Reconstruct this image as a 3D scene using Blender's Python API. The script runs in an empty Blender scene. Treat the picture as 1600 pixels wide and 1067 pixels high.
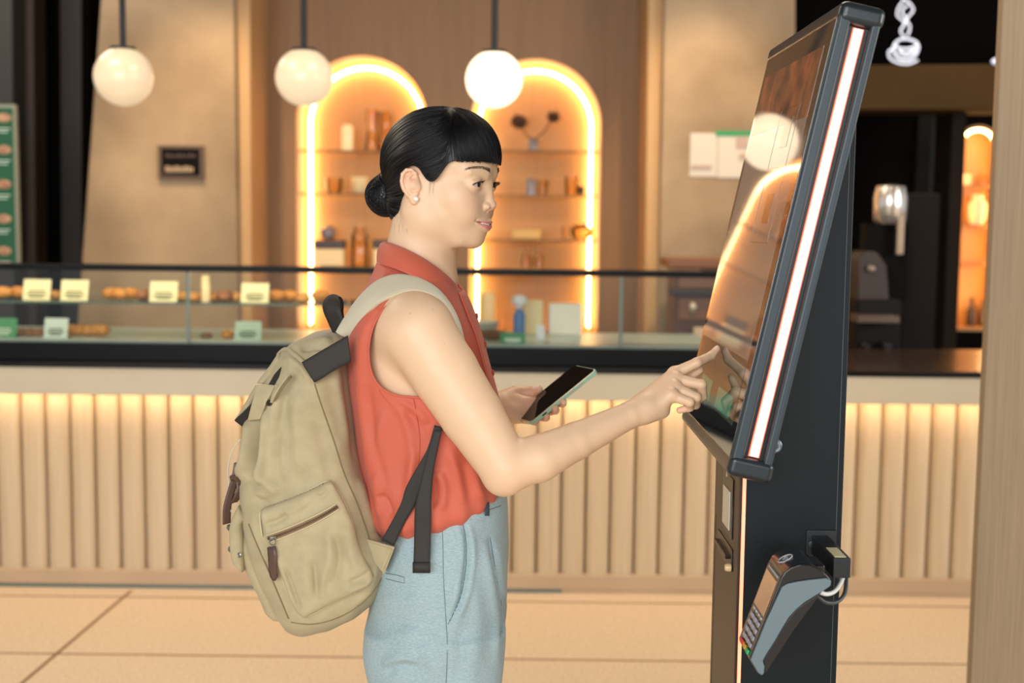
import bpy, bmesh, math, random
import numpy as np
from mathutils import Vector, Matrix
from mathutils.bvhtree import BVHTree
PI = math.pi
rnd = random.Random(7)
scene = bpy.context.scene
COL = scene.collection

# ---------------------------------------------------------------- camera
FPX = 2000.0
PITCH = math.atan(0.0955)
ROLL = math.radians(0.68)
CAM = Vector((0, 0, 1.45))
fwd = Vector((0, math.cos(PITCH), -math.sin(PITCH)))
r0 = Vector((1, 0, 0)); u0 = Vector((0, math.sin(PITCH), math.cos(PITCH)))
cr = math.cos(ROLL) * r0 + math.sin(ROLL) * u0
cu = -math.sin(ROLL) * r0 + math.cos(ROLL) * u0
cam_d = bpy.data.cameras.new('camera'); cam = bpy.data.objects.new('camera', cam_d); COL.objects.link(cam)
cam.matrix_world = Matrix(((cr.x, cu.x, -fwd.x, CAM.x), (cr.y, cu.y, -fwd.y, CAM.y), (cr.z, cu.z, -fwd.z, CAM.z), (0, 0, 0, 1)))
cam_d.sensor_width = 36; cam_d.lens = FPX / 1600 * 36
cam_d.dof.use_dof = True; cam_d.dof.focus_distance = 1.99; cam_d.dof.aperture_fstop = 3.5
cam_d.clip_start = 0.05
scene.camera = cam

def ray(px, py):
    return fwd + cr * ((px - 800) / FPX) + cu * ((533.5 - py) / FPX)
def P(px, py, Y):
    d = ray(px, py); return CAM + d * (Y / d.y)
def PZ(px, py, Z=0.0):
    d = ray(px, py); return CAM + d * ((Z - CAM.z) / d.z)
def proj(p):
    v = Vector(p) - CAM; w = v.dot(fwd)
    return (800 + FPX * v.dot(cr) / w, 533.5 - FPX * v.dot(cu) / w)
def projN(A):
    v = A - np.array(CAM); w = v @ np.array(fwd)
    return 800 + FPX * (v @ np.array(cr)) / w, 533.5 - FPX * (v @ np.array(cu)) / w
def unpN(px, py, Y):
    """arrays of pixels + world depth Y -> Nx3"""
    px = np.asarray(px, float); py = np.asarray(py, float); Y = np.asarray(Y, float)
    d = np.array(fwd)[None] + ((px - 800) / FPX)[:, None] * np.array(cr)[None] + ((533.5 - py) / FPX)[:, None] * np.array(cu)[None]
    return np.array(CAM)[None] + d * (Y / d[:, 1])[:, None]

# ---------------------------------------------------------------- materials
def S(h):
    h = h.lstrip('#'); c = [int(h[i:i + 2], 16) / 255 for i in (0, 2, 4)]
    return tuple(x / 12.92 if x <= .04045 else ((x + .055) / 1.055) ** 2.4 for x in c)
MATS = {}
def mat(name, col, rough=.5, metal=0, noise=None, bump=None, coat=0, emit=None, estr=0, sss=0, sheen=0, spec=.5, stretch=None, vcol=None, alpha=None):
    """noise=(scale, amount, second colour), bump=(scale, strength)"""
    if name in MATS: return MATS[name]
    m = bpy.data.materials.new(name); m.use_nodes = True; nt = m.node_tree
    b = nt.nodes['Principled BSDF']; L = nt.links.new
    if isinstance(col, str): col = S(col)
    b.inputs['Base Color'].default_value = (*col, 1); b.inputs['Roughness'].default_value = rough
    b.inputs['Metallic'].default_value = metal; b.inputs['Coat Weight'].default_value = coat
    b.inputs['Coat Roughness'].default_value = .05
    b.inputs['Specular IOR Level'].default_value = spec
    b.inputs['Sheen Weight'].default_value = sheen
    if sss:
        b.inputs['Subsurface Weight'].default_value = sss
        b.inputs['Subsurface Radius'].default_value = (1, .35, .2); b.inputs['Subsurface Scale'].default_value = .006
    if emit is not None:
        if isinstance(emit, str): emit = S(emit)
        b.inputs['Emission Color'].default_value = (*emit, 1); b.inputs['Emission Strength'].default_value = estr
    src = None
    if noise or bump or stretch:
        tc = nt.nodes.new('ShaderNodeTexCoord'); mp = nt.nodes.new('ShaderNodeMapping')
        L(tc.outputs['Object'], mp.inputs[0]); mp.inputs['Scale'].default_value = stretch or (1, 1, 1); src = mp.outputs[0]
    base = None
    if vcol:
        a = nt.nodes.new('ShaderNodeAttribute'); a.attribute_name = vcol; base = a.outputs['Color']
        L(base, b.inputs['Base Color'])
    if noise:
        n = nt.nodes.new('ShaderNodeTexNoise'); n.inputs['Scale'].default_value = noise[0]; n.inputs['Detail'].default_value = 6
        L(src, n.inputs['Vector'])
        rp = nt.nodes.new('ShaderNodeValToRGB'); rp.color_ramp.elements[0].position = .35; rp.color_ramp.elements[1].position = .68
        rp.color_ramp.elements[0].color = (0, 0, 0, 1); rp.color_ramp.elements[1].color = (noise[1],) * 3 + (1,)
        L(n.outputs['Fac'], rp.inputs[0])
        mx = nt.nodes.new('ShaderNodeMix'); mx.data_type = 'RGBA'
        L(rp.outputs[0], mx.inputs['Factor'])
        if base: L(base, mx.inputs['A'])
        else: mx.inputs['A'].default_value = (*col, 1)
        c2 = noise[2]; c2 = S(c2) if isinstance(c2, str) else c2
        mx.inputs['B'].default_value = (*c2, 1)
        L(mx.outputs['Result'], b.inputs['Base Color'])
    if bump:
        n = nt.nodes.new('ShaderNodeTexNoise'); n.inputs['Scale'].default_value = bump[0]; n.inputs['Detail'].default_value = 4
        L(src, n.inputs['Vector'])
        bp = nt.nodes.new('ShaderNodeBump'); bp.inputs['Strength'].default_value = bump[1]; bp.inputs['Distance'].default_value = bump[2] if len(bump) > 2 else .001
        L(n.outputs['Fac'], bp.inputs['Height']); L(bp.outputs[0], b.inputs['Normal'])
    MATS[name] = m; return m
def glass_mat(name, tint=(1, 1, 1), refl=.9, rough=0.0):
    if name in MATS: return MATS[name]
    m = bpy.data.materials.new(name); m.use_nodes = True; nt = m.node_tree; nt.nodes.clear(); L = nt.links.new
    o = nt.nodes.new('ShaderNodeOutputMaterial'); mx = nt.nodes.new('ShaderNodeMixShader')
    t = nt.nodes.new('ShaderNodeBsdfTransparent'); t.inputs[0].default_value = (*tint, 1)
    g = nt.nodes.new('ShaderNodeBsdfGlossy'); g.inputs['Roughness'].default_value = rough
    f = nt.nodes.new('ShaderNodeFresnel'); f.inputs['IOR'].default_value = 1.45
    ml = nt.nodes.new('ShaderNodeMath'); ml.operation = 'MULTIPLY'; ml.inputs[1].default_value = refl
    L(f.outputs[0], ml.inputs[0]); L(ml.outputs[0], mx.inputs[0]); L(t.outputs[0], mx.inputs[1]); L(g.outputs[0], mx.inputs[2]); L(mx.outputs[0], o.inputs[0])
    MATS[name] = m; return m

# ---------------------------------------------------------------- object helpers
def tag(o, label=None, cat=None, group=None, kind=None):
    if label: o['label'] = label
    if cat: o['category'] = cat
    if group: o['group'] = group
    if kind: o['kind'] = kind
    return o
def empty(name, loc, label, cat, group=None):
    o = bpy.data.objects.new(name, None); COL.objects.link(o); o.location = loc; o.empty_display_size = .05
    tag(o, label, cat, group); return o
def put(o, parent):
    if parent is not None:
        o.parent = parent
        M = Matrix.Identity(4); q = parent
        while q is not None:
            if q.type == 'EMPTY': M = Matrix.Translation(q.location) @ M
            q = q.parent
        if parent.type == 'EMPTY': o.matrix_parent_inverse = M.inverted()
    return o
def link_mesh(name, me, m, parent=None, smooth=True):
    o = bpy.data.objects.new(name, me); COL.objects.link(o); put(o, parent)
    if m: me.materials.append(m)
    if smooth: me.shade_smooth()
    return o
class MB:
    def __init__(s): s.v = []; s.f = []
    def add(s, vs, fs):
        b = len(s.v); s.v += [tuple(v) for v in vs]; s.f += [tuple(b + i for i in f) for f in fs]; return s
    def box(s, lo, hi):
        x0, y0, z0 = lo; x1, y1, z1 = hi
        return s.add([(x0, y0, z0), (x1, y0, z0), (x1, y1, z0), (x0, y1, z0), (x0, y0, z1), (x1, y0, z1), (x1, y1, z1), (x0, y1, z1)],
                     [(3, 2, 1, 0), (4, 5, 6, 7), (0, 1, 5, 4), (1, 2, 6, 5), (2, 3, 7, 6), (3, 0, 4, 7)])
    def obox(s, o, a, b, c):
        """parallelepiped from corner o with edge vectors a,b,c"""
        o, a, b, c = map(Vector, (o, a, b, c))
        return s.add([o, o + a, o + a + b, o + b, o + c, o + a + c, o + a + b + c, o + b + c],
                     [(3, 2, 1, 0), (4, 5, 6, 7), (0, 1, 5, 4), (1, 2, 6, 5), (2, 3, 7, 6), (3, 0, 4, 7)])
    def prism(s, pts, vec):
        """closed polygon (3D points) extruded by vec"""
        n = len(pts); vec = Vector(vec); A = [Vector(p) for p in pts]
        return s.add(A + [p + vec for p in A], [tuple(range(n))[::-1], tuple(range(n, 2 * n))] + [(i, (i + 1) % n, (i + 1) % n + n, i + n) for i in range(n)])
    def tube(s, pts, r, n=10, caps=True, flat=None):
        """tube along points; r number or list; flat=(aspect, up) for straps"""
        pts = [Vector(p) for p in pts]; m = len(pts); rs = r if hasattr(r, '__len__') else [r] * m
        T = [(pts[min(i + 1, m - 1)] - pts[max(i - 1, 0)]).normalized() for i in range(m)]
        up = Vector((0, 0, 1)) if abs(T[0].z) < .9 else Vector((0, 1, 0))
        N = (up - up.dot(T[0]) * T[0]).normalized(); vs = []
        for i in range(m):
            N = (N - N.dot(T[i]) * T[i]).normalized(); B = T[i].cross(N)
            for k in range(n):
                a = 2 * PI * k / n; vs.append(pts[i] + (N * math.cos(a) + B * math.sin(a)) * rs[i])
        fs = [(i * n + k, i * n + (k + 1) % n, (i + 1) * n + (k + 1) % n, (i + 1) * n + k) for i in range(m - 1) for k in range(n)]
        if caps: fs += [tuple(range(n))[::-1], tuple(range((m - 1) * n, m * n))]
        return s.add(vs, fs)
    def lathe(s, prof, c, n=24, axis=None):
        """prof: list of (r,z) ; around z axis at c (or axis vector)"""
        c = Vector(c); Q = Matrix.Identity(3) if axis is None else Vector((0, 0, 1)).rotation_difference(Vector(axis)).to_matrix()
        vs = [c + Q @ Vector((r * math.cos(2 * PI * k / n), r * math.sin(2 * PI * k / n), z)) for r, z in prof for k in range(n)]
        m = len(prof)
        fs = [(i * n + k, i * n + (k + 1) % n, (i + 1) * n + (k + 1) % n, (i + 1) * n + k) for i in range(m - 1) for k in range(n)]
        fs += [tuple(range(n))[::-1], tuple(range((m - 1) * n, m * n))]
        return s.add(vs, fs)
    def sphere(s, c, r, n=24, m=14):
        r3 = r if hasattr(r, '__len__') else (r, r, r); c = Vector(c); vs = [c + Vector((0, 0, -r3[2]))]
        for i in range(1, m):
            t = PI * i / m
            vs += [c + Vector((r3[0] * math.sin(t) * math.cos(2 * PI * k / n), r3[1] * math.sin(t) * math.sin(2 * PI * k / n), -r3[2] * math.cos(t))) for k in range(n)]
        vs.append(c + Vector((0, 0, r3[2]))); e = len(vs) - 1
        fs = [(0, 1 + (k + 1) % n, 1 + k) for k in range(n)] + [(e, e - n + k, e - n + (k + 1) % n) for k in range(n)]
        fs += [(1 + i * n + k, 1 + i * n + (k + 1) % n, 1 + (i + 1) * n + (k + 1) % n, 1 + (i + 1) * n + k) for i in range(m - 2) for k in range(n)]
        return s.add(vs, fs)
    def build(s, name, m, parent=None, smooth=False, bevel=0, seg=2, auto=None):
        me = bpy.data.meshes.new(name); me.from_pydata(s.v, [], s.f)
        bm = bmesh.new(); bm.from_mesh(me); bmesh.ops.recalc_face_normals(bm, faces=bm.faces)
        bm.to_mesh(me); bm.free()
        o = link_mesh(name, me, m, parent, smooth or bool(bevel))
        if bevel:
            b = o.modifiers.new('bevel', 'BEVEL'); b.width = bevel; b.segments = seg; b.limit_method = 'ANGLE'; b.angle_limit = math.radians(35); b.harden_normals = True
        elif smooth:
            me.shade_smooth()
            me.set_sharp_from_angle(angle=math.radians(auto or 40))
        return o
def box(name, lo, hi, m, parent=None, bevel=0, **k):
    lo2 = [min(a, b) for a, b in zip(lo, hi)]; hi2 = [max(a, b) for a, b in zip(lo, hi)]
    return MB().box(lo2, hi2).build(name, m, parent, bevel=bevel, **k)
def pbox(name, x0, y0, x1, y1, Y, dY, m, parent=None, bevel=0):
    """upright box whose near face spans the pixel rect at depth Y"""
    a = P(x0, (y0 + y1) / 2, Y); b = P(x1, (y0 + y1) / 2, Y); c = P((x0 + x1) / 2, y1, Y); d = P((x0 + x1) / 2, y0, Y)
    return box(name, (a.x, Y, c.z), (b.x, Y + dY, d.z), m, parent, bevel)
def text(name, body, size, origin, xdir, ydir, m, parent=None, depth=.0004, align='CENTER', bold=False):
    cu_ = bpy.data.curves.new(name, 'FONT'); cu_.body = body; cu_.size = size; cu_.align_x = align; cu_.align_y = 'CENTER'; cu_.extrude = depth
    if bold: cu_.offset = size * .018
    t = bpy.data.objects.new(name, cu_); COL.objects.link(t)
    dg = bpy.context.evaluated_depsgraph_get(); me = bpy.data.meshes.new_from_object(t.evaluated_get(dg)); bpy.data.objects.remove(t)
    x = Vector(xdir).normalized(); y = Vector(ydir).normalized(); z = x.cross(y)
    M = Matrix(((x.x, y.x, z.x, origin[0]), (x.y, y.y, z.y, origin[1]), (x.z, y.z, z.z, origin[2]), (0, 0, 0, 1)))
    me.transform(M); me.materials.clear()
    return link_mesh(name, me, m, parent, False)
def smooth_path(pts, n=6):
    pts = [Vector(p) for p in pts]; out = []
    for i in range(len(pts) - 1):
        p0 = pts[max(i - 1, 0)]; p1 = pts[i]; p2 = pts[i + 1]; p3 = pts[min(i + 2, len(pts) - 1)]
        for k in range(n):
            t = k / n; out.append(.5 * ((2 * p1) + (p2 - p0) * t + (2 * p0 - 5 * p1 + 4 * p2 - p3) * t * t + (-p0 + 3 * p1 - 3 * p2 + p3) * t ** 3))
    out.append(pts[-1]); return out
# ================================================================ ROOM
Yc = 4.88      # counter front
Yb = 7.6       # panelled back wall
m_floor = mat('terrazzo_floor', '#e0ccb0', .42, noise=(95, .75, '#c0a281'), bump=(90, .15, .001))
nt = m_floor.node_tree
m_conc = mat('raw_concrete', '#b3997a', .85, noise=(1.5, .9, '#7d684f'), bump=(30, .35, .004))
m_panel = mat('oak_panel', '#956c42', .5, noise=(3, .6, '#7f5c36'), stretch=(14, 14, .5), bump=(6, .25, .002))
m_dark = mat('dark_panel', '#120d0b', .8, spec=.15)
m_dark2 = mat('dark_brown_panel', '#3a2a1e', .5, noise=(3, .5, '#2c1f16'), stretch=(10, 10, .5))
m_rwall = mat('grey_oak_veneer', '#988264', .55, noise=(4, .7, '#806c52'), stretch=(40, 40, .6), bump=(8, .3, .001))
m_black = mat('black_paint', '#0b0c0e', .35)
m_ceil = mat('ceiling_paint', '#4a4038', .8)

box('floor', (-9, -5, -.1), (9, 12, 0), m_floor); bpy.data.objects['floor']['kind'] = 'structure'
m_joint = mat('floor_joint', '#8c6a4a', .7)
def joint(a, b, w=.007):
    a = Vector(a); b = Vector(b); d = (b - a).normalized(); s_ = Vector((-d.y, d.x, 0)) * w
    return MB().prism([a - s_, b - s_, b + s_, a + s_], (0, 0, .0012))
n_ = 0
jA = PZ(205, 923); jB = PZ(35, 1067); dj = (jA - jB).normalized()
for k in range(-1, 4):
    off = Vector((k * 1.9, 0, 0)); 
    if k in (1,): continue
    o = joint(jB + off - dj * 3, jA + off + dj * .0).build('trim_%d' % (n_ + 1), m_joint); o['kind'] = 'structure'; n_ += 1
for py in (1024, 934):
    a = PZ(300, py); y = a.y
    x0 = -7.0
    o = joint((x0, y, 0), (6, y, 0), .005).build('trim_%d' % (n_ + 1), m_joint); o['kind'] = 'structure'; n_ += 1

# walls
def curve_wall(name, outer, holes, y, th, m):
    c = bpy.data.curves.new(name, 'CURVE'); c.dimensions = '2D'; c.fill_mode = 'BOTH'; c.extrude = th / 2
    for pts in [outer] + holes:
        sp = c.splines.new('POLY'); sp.points.add(len(pts) - 1); sp.use_cyclic_u = True
        for q, (x, z) in zip(sp.points, pts): q.co = (x, z, 0, 1)
    t = bpy.data.objects.new('t', c); COL.objects.link(t)
    dg = bpy.context.evaluated_depsgraph_get(); me = bpy.data.meshes.new_from_object(t.evaluated_get(dg)); bpy.data.objects.remove(t)
    me.transform(Matrix.Translation((0, y + th / 2, 0)) @ Matrix.Rotation(PI / 2, 4, 'X')); me.materials.clear()
    o = link_mesh(name, me, m, None, False); o['kind'] = 'structure'; return o
def arch(x0, x1, z0, ztop, n=40, inset=0):
    x0 += inset; x1 -= inset; ztop -= inset; z0 += inset
    r = (x1 - x0) / 2; cx = (x0 + x1) / 2; cz = ztop - r
    return [(x0, z0)] + [(cx - r * math.cos(PI * k / n), cz + r * math.sin(PI * k / n)) for k in range(n + 1)] + [(x1, z0)]
def arch_px(xl, xr, yt, yb, Y):
    return P(xl, (yt + yb) / 2, Y).x, P(xr, (yt + yb) / 2, Y).x, P((xl + xr) / 2, yb, Y).z, P((xl + xr) / 2, yt, Y).z
aL = arch_px(463, 668, 86, 524, Yb); aR = arch_px(733, 938, 91, 527, Yb)
HZ = 3.4
xpL = P(392, 300, Yb).x; xpR = P(1012, 300, Yb).x
curve_wall('wall_back', [(xpL - .6, 0), (xpR + .6, 0), (xpR + .6, HZ), (xpL - .6, HZ)], [arch(*aL), arch(*aR)], Yb, .30, m_panel)
# joints of the panelling
for px in (700, 575, 850):
    pass
m_led = mat('warm_led', (1, .8, .5), .5, emit=(1, .68, .32), estr=15)
m_lining = mat('niche_oak', '#cf9c60', .5, noise=(3, .5, '#bb8748'), stretch=(30, 30, .5), bump=(8, .2, .001))
m_shelfglass = glass_mat('shelf_glass', (.86, .80, .66), 1.0)
def niche(a, tagname, label, shelves, led=True, dy=.30, Y=Yb, lm=None):
    root = empty('display_niche', (0.5 * (a[0] + a[1]), Y, a[2]), label, 'display niche', 'arched display niches in the panelled wall')
    ip = arch(*a); back = MB().prism([(x, Y + dy, z) for x, z in ip], (0, .02, 0)); back.build('back_panel', m_lining, root)
    # reveal lining
    mb = MB(); op = arch(*a, inset=.004)
    n = len(ip)
    for i in range(n - 1):
        (x0, z0), (x1, z1) = ip[i], ip[i + 1]; (X0, Z0), (X1, Z1) = op[i], op[i + 1]
        mb.add([(x0, Y - .004, z0), (x1, Y - .004, z1), (x1, Y + dy, z1), (x0, Y + dy, z0), (X0, Y - .004, Z0), (X1, Y - .004, Z1), (X1, Y + dy, Z1), (X0, Y + dy, Z0)],
               [(0, 1, 2, 3), (7, 6, 5, 4), (0, 4, 5, 1), (3, 2, 6, 7)])
    mb.build('lining', m_lining, root, smooth=True)
    box('base', (a[0], Y - .01, a[2] - .02), (a[1], Y + dy, a[2] + .004), m_lining, root)
    # led channel: flat band along the back edge
    li = arch(*a, inset=.036)
    mb = MB(); w = .017
    lo = arch(*a, inset=.036 + w)
    for i in range(len(li) - 1):
        (x0, z0), (x1, z1) = li[i], li[i + 1]; (X0, Z0), (X1, Z1) = lo[i], lo[i + 1]
        y0 = Y + dy - .05; y1 = Y + dy - .03
        mb.add([(x0, y0, z0), (x1, y0, z1), (X1, y0, Z1), (X0, y0, Z0), (x0, y1, z0), (x1, y1, z1), (X1, y1, Z1), (X0, y1, Z0)],
               [(0, 1, 2, 3), (7, 6, 5, 4), (0, 4, 5, 1), (3, 2, 6, 7)])
    mb.build('led_strip', m_led, root, smooth=True)
    for py in shelves:
        z = P((463 + 668) / 2 if a is aL else 835, py, Y + .1).z
        r = (a[1] - a[0]) / 2; cz = a[3] - r; half = r - .012
        if z > cz: half = math.sqrt(max(0.01, (r - .02) ** 2 - (z - cz) ** 2))
        cx = (a[0] + a[1]) / 2
        sh_ = box('glass_shelf', (cx - half, Y + .022, z - .009), (cx + half, Y + dy - .055, z), m_shelfglass, root)
        box('shelf_edge', (cx - half, Y + .018, z - .010), (cx + half, Y + .022, z + .0004), mat('shelf_edge', '#8a6335', .5), sh_)
    return root
niche(aL, '', 'left arched niche with glowing light strip behind the woman\'s head', (236, 303, 420))
niche(aR, '', 'right arched niche with glowing light strip above the display case', (236, 305, 374, 428))

# concrete pillars
def pillar(name, pts, Y, dY, m):
    o = MB().prism([(P(px, py, Y).x, Y, P(px, py, Y).z) for px, py in pts], (0, dY, 0)).build(name, m); o['kind'] = 'structure'; return o
Yp = 7.05
def zx(px, py, Y): p = P(px, py, Y); return p.x, p.z
def quad_pillar(name, xt0, xb0, xt1, xb1, Y, dY, m):
    # x at pixel row 0 and at pixel row 400, extended straight to floor and ceiling
    ps = []
    for (xt, xb) in ((xt0, xb0), (xt1, xb1)):
        a = Vector(zx(xt, 0, Y)); b = Vector(zx(xb, 400, Y)); d = (b - a) / (b.y - a.y)
        ps.append((a + d * (HZ - a.y), a + d * (0 - a.y)))
    (t0, b0), (t1, b1) = ps
    o = MB().prism([(t0.x, Y, HZ), (b0.x, Y, 0), (b1.x, Y, 0), (t1.x, Y, HZ)], (0, dY, 0)).build(name, m, bevel=.012); o['kind'] = 'structure'; return o
quad_pillar('wall_pillar_left', 157, 128, 366, 372, Yp, .9, m_conc)
m_reveal = mat('lit_reveal', '#caa271', .6, noise=(2, .4, '#b58c5c'))  # lighter tan paints warm light falling on the pillar's side face
quad_pillar('trim_21', 362, 367, 391, 393, Yp + .06, .5, m_reveal)
quad_pillar('wall_pillar_right', 1038, 1030, 1243, 1243, Yp, .9, m_conc)
quad_pillar('trim_22', 1012, 1008, 1040, 1034, Yp + .06, .5, m_reveal)
# dark recess on the left
pillar('wall_left_back', [(-420, -120), (-420, 900), (170, 900), (170, -120)], 8.3, .2, m_dark)
quad_pillar('wall_panel_left', 20, 20, 52, 56, 7.5, .2, m_dark2)
quad_pillar('wall_post_left', 92, 95, 128, 128, 7.9, .2, mat('dark_taupe', '#2a211b', .5))
quad_pillar('wall_slab_left', -400, -400, 19, 22, 7.3, .2, mat('charcoal_wall', '#33302e', .6))
# ceiling and outer shell
box('ceiling', (-9, -5, HZ), (9, 12, HZ + .1), m_ceil)['kind'] = 'structure'
box('wall_far', (-9, 9.2, 0), (9, 9.4, HZ), m_dark)['kind'] = 'structure'
# near right veneer panel
Yr = 2.95
a0 = P(1560, 0, Yr); a1 = P(1517, 1067, Yr)
dxz = (a0.x - a1.x) / (a0.z - a1.z)
if 0: print('right panel lean', dxz)
xr_ = (a0.x + a1.x) / 2 + .004
box('wall_right', (xr_, Yr, 0), (xr_ + 1.2, Yr + .03, HZ), m_rwall, bevel=.004)['kind'] = 'structure'

# right: dark service area behind the counter
Yd = 7.9
zb = P(1400, 172, Yd).z; zt = P(1400, 103, Yd).z
def W_(name, x0, y0, x1, y1, Y, dY, m):
    o = pbox(name, x0, y0, x1, y1, Y, dY, m); o['kind'] = 'structure'; return o
m_fascia = mat('bronze_fascia', '#46300f', .75, noise=(2, .4, '#30200c'), spec=.2)
o = MB().prism([P(1240, 102, 7.0), P(1640, 100, 7.0), P(1640, 172, 7.0), P(1490, 172, 7.0), P(1330, 172, 7.0), P(1240, 190, 7.0)], (0, .35, 0)).build('trim_23', m_fascia, bevel=.01); o['kind'] = 'structure'
W_('wall_recess_right', 1235, -150, 1800, 102, 7.5, .15, mat('near_black', '#040303', .9, spec=.05))
W_('wall_service_back', 1235, 170, 1800, 700, 8.4, .1, mat('brown_black', '#0d0908', .9, spec=.1))
W_('wall_service_post', 1478, 172, 1499, 700, 7.2, .3, mat('umber', '#20160e', .8, spec=.2))
W_('wall_service_side', 1425, 172, 1480, 700, 7.6, .1, mat('umber_black', '#110c0a', .5))
# ================================================================ COUNTER
m_slat = mat('counter_oak', '#cab698', .55, noise=(3, .6, '#b8a180'), stretch=(18, 18, .7), bump=(7, .2, .001))
m_band = mat('counter_stone', '#c3b9a0', .45, noise=(6, .4, '#b8ad94'))
m_top = mat('black_worktop', '#08090b', .3, spec=.25)
m_plinth = mat('plinth_oak', '#b9a183', .55, noise=(3, .4, '#a68e70'))
zf = 0.0
z_pl = P(800, 897, Yc).z; z_b0 = P(800, 620, Yc).z; z_b1 = P(800, 578, Yc).z
XL = P(-260, 700, Yc).x; XR = P(1800, 700, Yc).x
ctr = empty('service_counter', (0, Yc, 0), 'long oak counter with half-round vertical slats and a black worktop', 'counter')
pitch = P(439, 750, Yc).x - P(400.5, 750, Yc).x
phase = P(30.8, 750, Yc).x
R = pitch * .5
mb = MB(); x = phase - pitch * 16
NS = 9; depth = .034
i = 0
while x < XR:
    # one half-round slat between joints x and x+pitch
    w = pitch * .476; cx = x + pitch / 2; vs = []
    for k in range(NS + 1):
        a = PI * k / NS; vs.append((cx - w * math.cos(a), Yc + .042 - depth * math.sin(a) ** .62))
    zt = z_b0 + .021; zb_ = z_pl
    n = len(vs); V = [(a, b, zb_) for a, b in vs] + [(a, b, zt) for a, b in vs]
    F = [(k, k + 1, k + 1 + n, k + n) for k in range(n - 1)] + [tuple(range(n)), tuple(range(n, 2 * n))]
    mb.add(V, F); x += pitch; i += 1
sl = mb.build('slatted_front', m_slat, ctr, smooth=True, auto=60)
box('core', (XL, Yc + .04, z_pl), (XR, Yc + .75, z_b0 + .021), mat('slat_gap', '#6e5337', .8), ctr)
box('plinth', (XL, Yc - .005, 0.016), (XR, Yc + .7, z_pl), m_plinth, ctr, bevel=.004)
box('toe_strip', (P(878, 920, Yc).x, Yc - .003, 0), (XR, Yc + .6, .016), m_plinth, ctr)
box('kickplate', (XL, Yc + .004, 0), (P(878, 920, Yc).x, Yc + .6, .016), mat('grey_metal_strip', '#6f7f7c', .4, metal=.6), ctr)
# overhanging stone band with the light slot below it
box('stone_band', (XL, Yc - .085, z_b0), (XR, Yc - .073, z_b1), m_band, ctr, bevel=.002)
box('band_soffit', (XL, Yc - .075, z_b0 + .022), (XR, Yc + .0, z_b1), m_band, ctr)
box('band_core', (XL, Yc + .0, z_b0 + .022), (XR, Yc + .70, z_b1), m_band, ctr)
m_led2 = mat('slot_led', (1, .8, .5), .5, emit=(1, .72, .42), estr=17)
box('light_strip', (XL, Yc - .060, z_b0 + .012), (XR, Yc - .045, z_b0 + .021), m_led2, ctr)
z_w1 = z_b1 + .02
xcut = P(1118, 560, Yc).x
m_topw = mat('bronze_worktop', '#3a2a20', .25, noise=(2, .5, '#2a1e16'))
box('worktop', (XL, Yc - .09, z_b1), (XR, Yc + .78, z_w1), m_top, ctr, bevel=.003)
box('worktop_inlay', (xcut, Yc - .085, z_w1), (XR, Yc + .78, z_w1 + .004), m_topw, ctr)

# ---- display case
Yg = Yc - .05
case = empty('display_case', (XL, Yg, z_w1), 'long glass pastry display case with black top rail on the counter', 'display case')
def zpx(px, py, Y): return P(px, py, Y).z
zb1 = zpx(600, 541, Yg); zrail0 = zpx(600, 428, Yg); zrail1 = zpx(600, 418, Yg)
m_cbk = mat('case_black', '#07080a', .4, spec=.15)
box('base_tray', (XL, Yg, z_w1 + .0006), (xcut, Yg + .66, zb1), m_cbk, case, bevel=.004)
m_tray = mat('marble_tray', '#c5cfc4', .3, noise=(4, .5, '#a9b6ac'))
box('tray_floor', (XL, Yg + .03, zb1), (xcut, Yg + .60, zb1 + .008), m_tray, case)
box('top_rail', (XL, Yg - .005, zrail0), (xcut, Yg + .03, zrail1), m_cbk, case, bevel=.002)
if 0: box('back_rail', (XL, Yg + .60, zrail0 + .02), (xcut, Yg + .62, zrail1+.02), m_black, case, bevel=.002)
m_glass = glass_mat('case_glass', (.93, .96, .94), .8)
box('front_glass', (XL, Yg + .004, zb1), (xcut, Yg + .010, zrail0), m_glass, case)
box('top_glass', (XL, Yg + .03, zrail0 + .002), (xcut, Yg + .60, zrail0 + .008), m_glass, case)
zsh = zpx(300, 472, Yg + .15)
xsh = P(560, 470, Yg).x
m_edge = mat('green_glass_edge', '#5c7467', .2)
box('glass_shelf', (XL, Yg + .10, zsh - .006), (xsh, Yg + .45, zsh), glass_mat('shelf_pane', (.8, .88, .8), 1.0), case)
box('shelf_edge', (XL, Yg + .096, zsh - .007), (xsh, Yg + .10, zsh + .001), m_edge, case)
for px in (971, 292, -90):
    x = P(px, 480, Yg).x
    box('glass_post', (x - .006, Yg + .012, zb1), (x + .006, Yg + .03, zrail0), mat('frosted_edge', '#8e9c93', .3), case)
box('lamp_bar', (XL, Yg + .034, zrail0 + .0005), (xsh, Yg + .054, zrail0 + .004), mat('case_lamp', (1, .8, .6), .5, emit=(1, .72, .42), estr=13), case)

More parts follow.
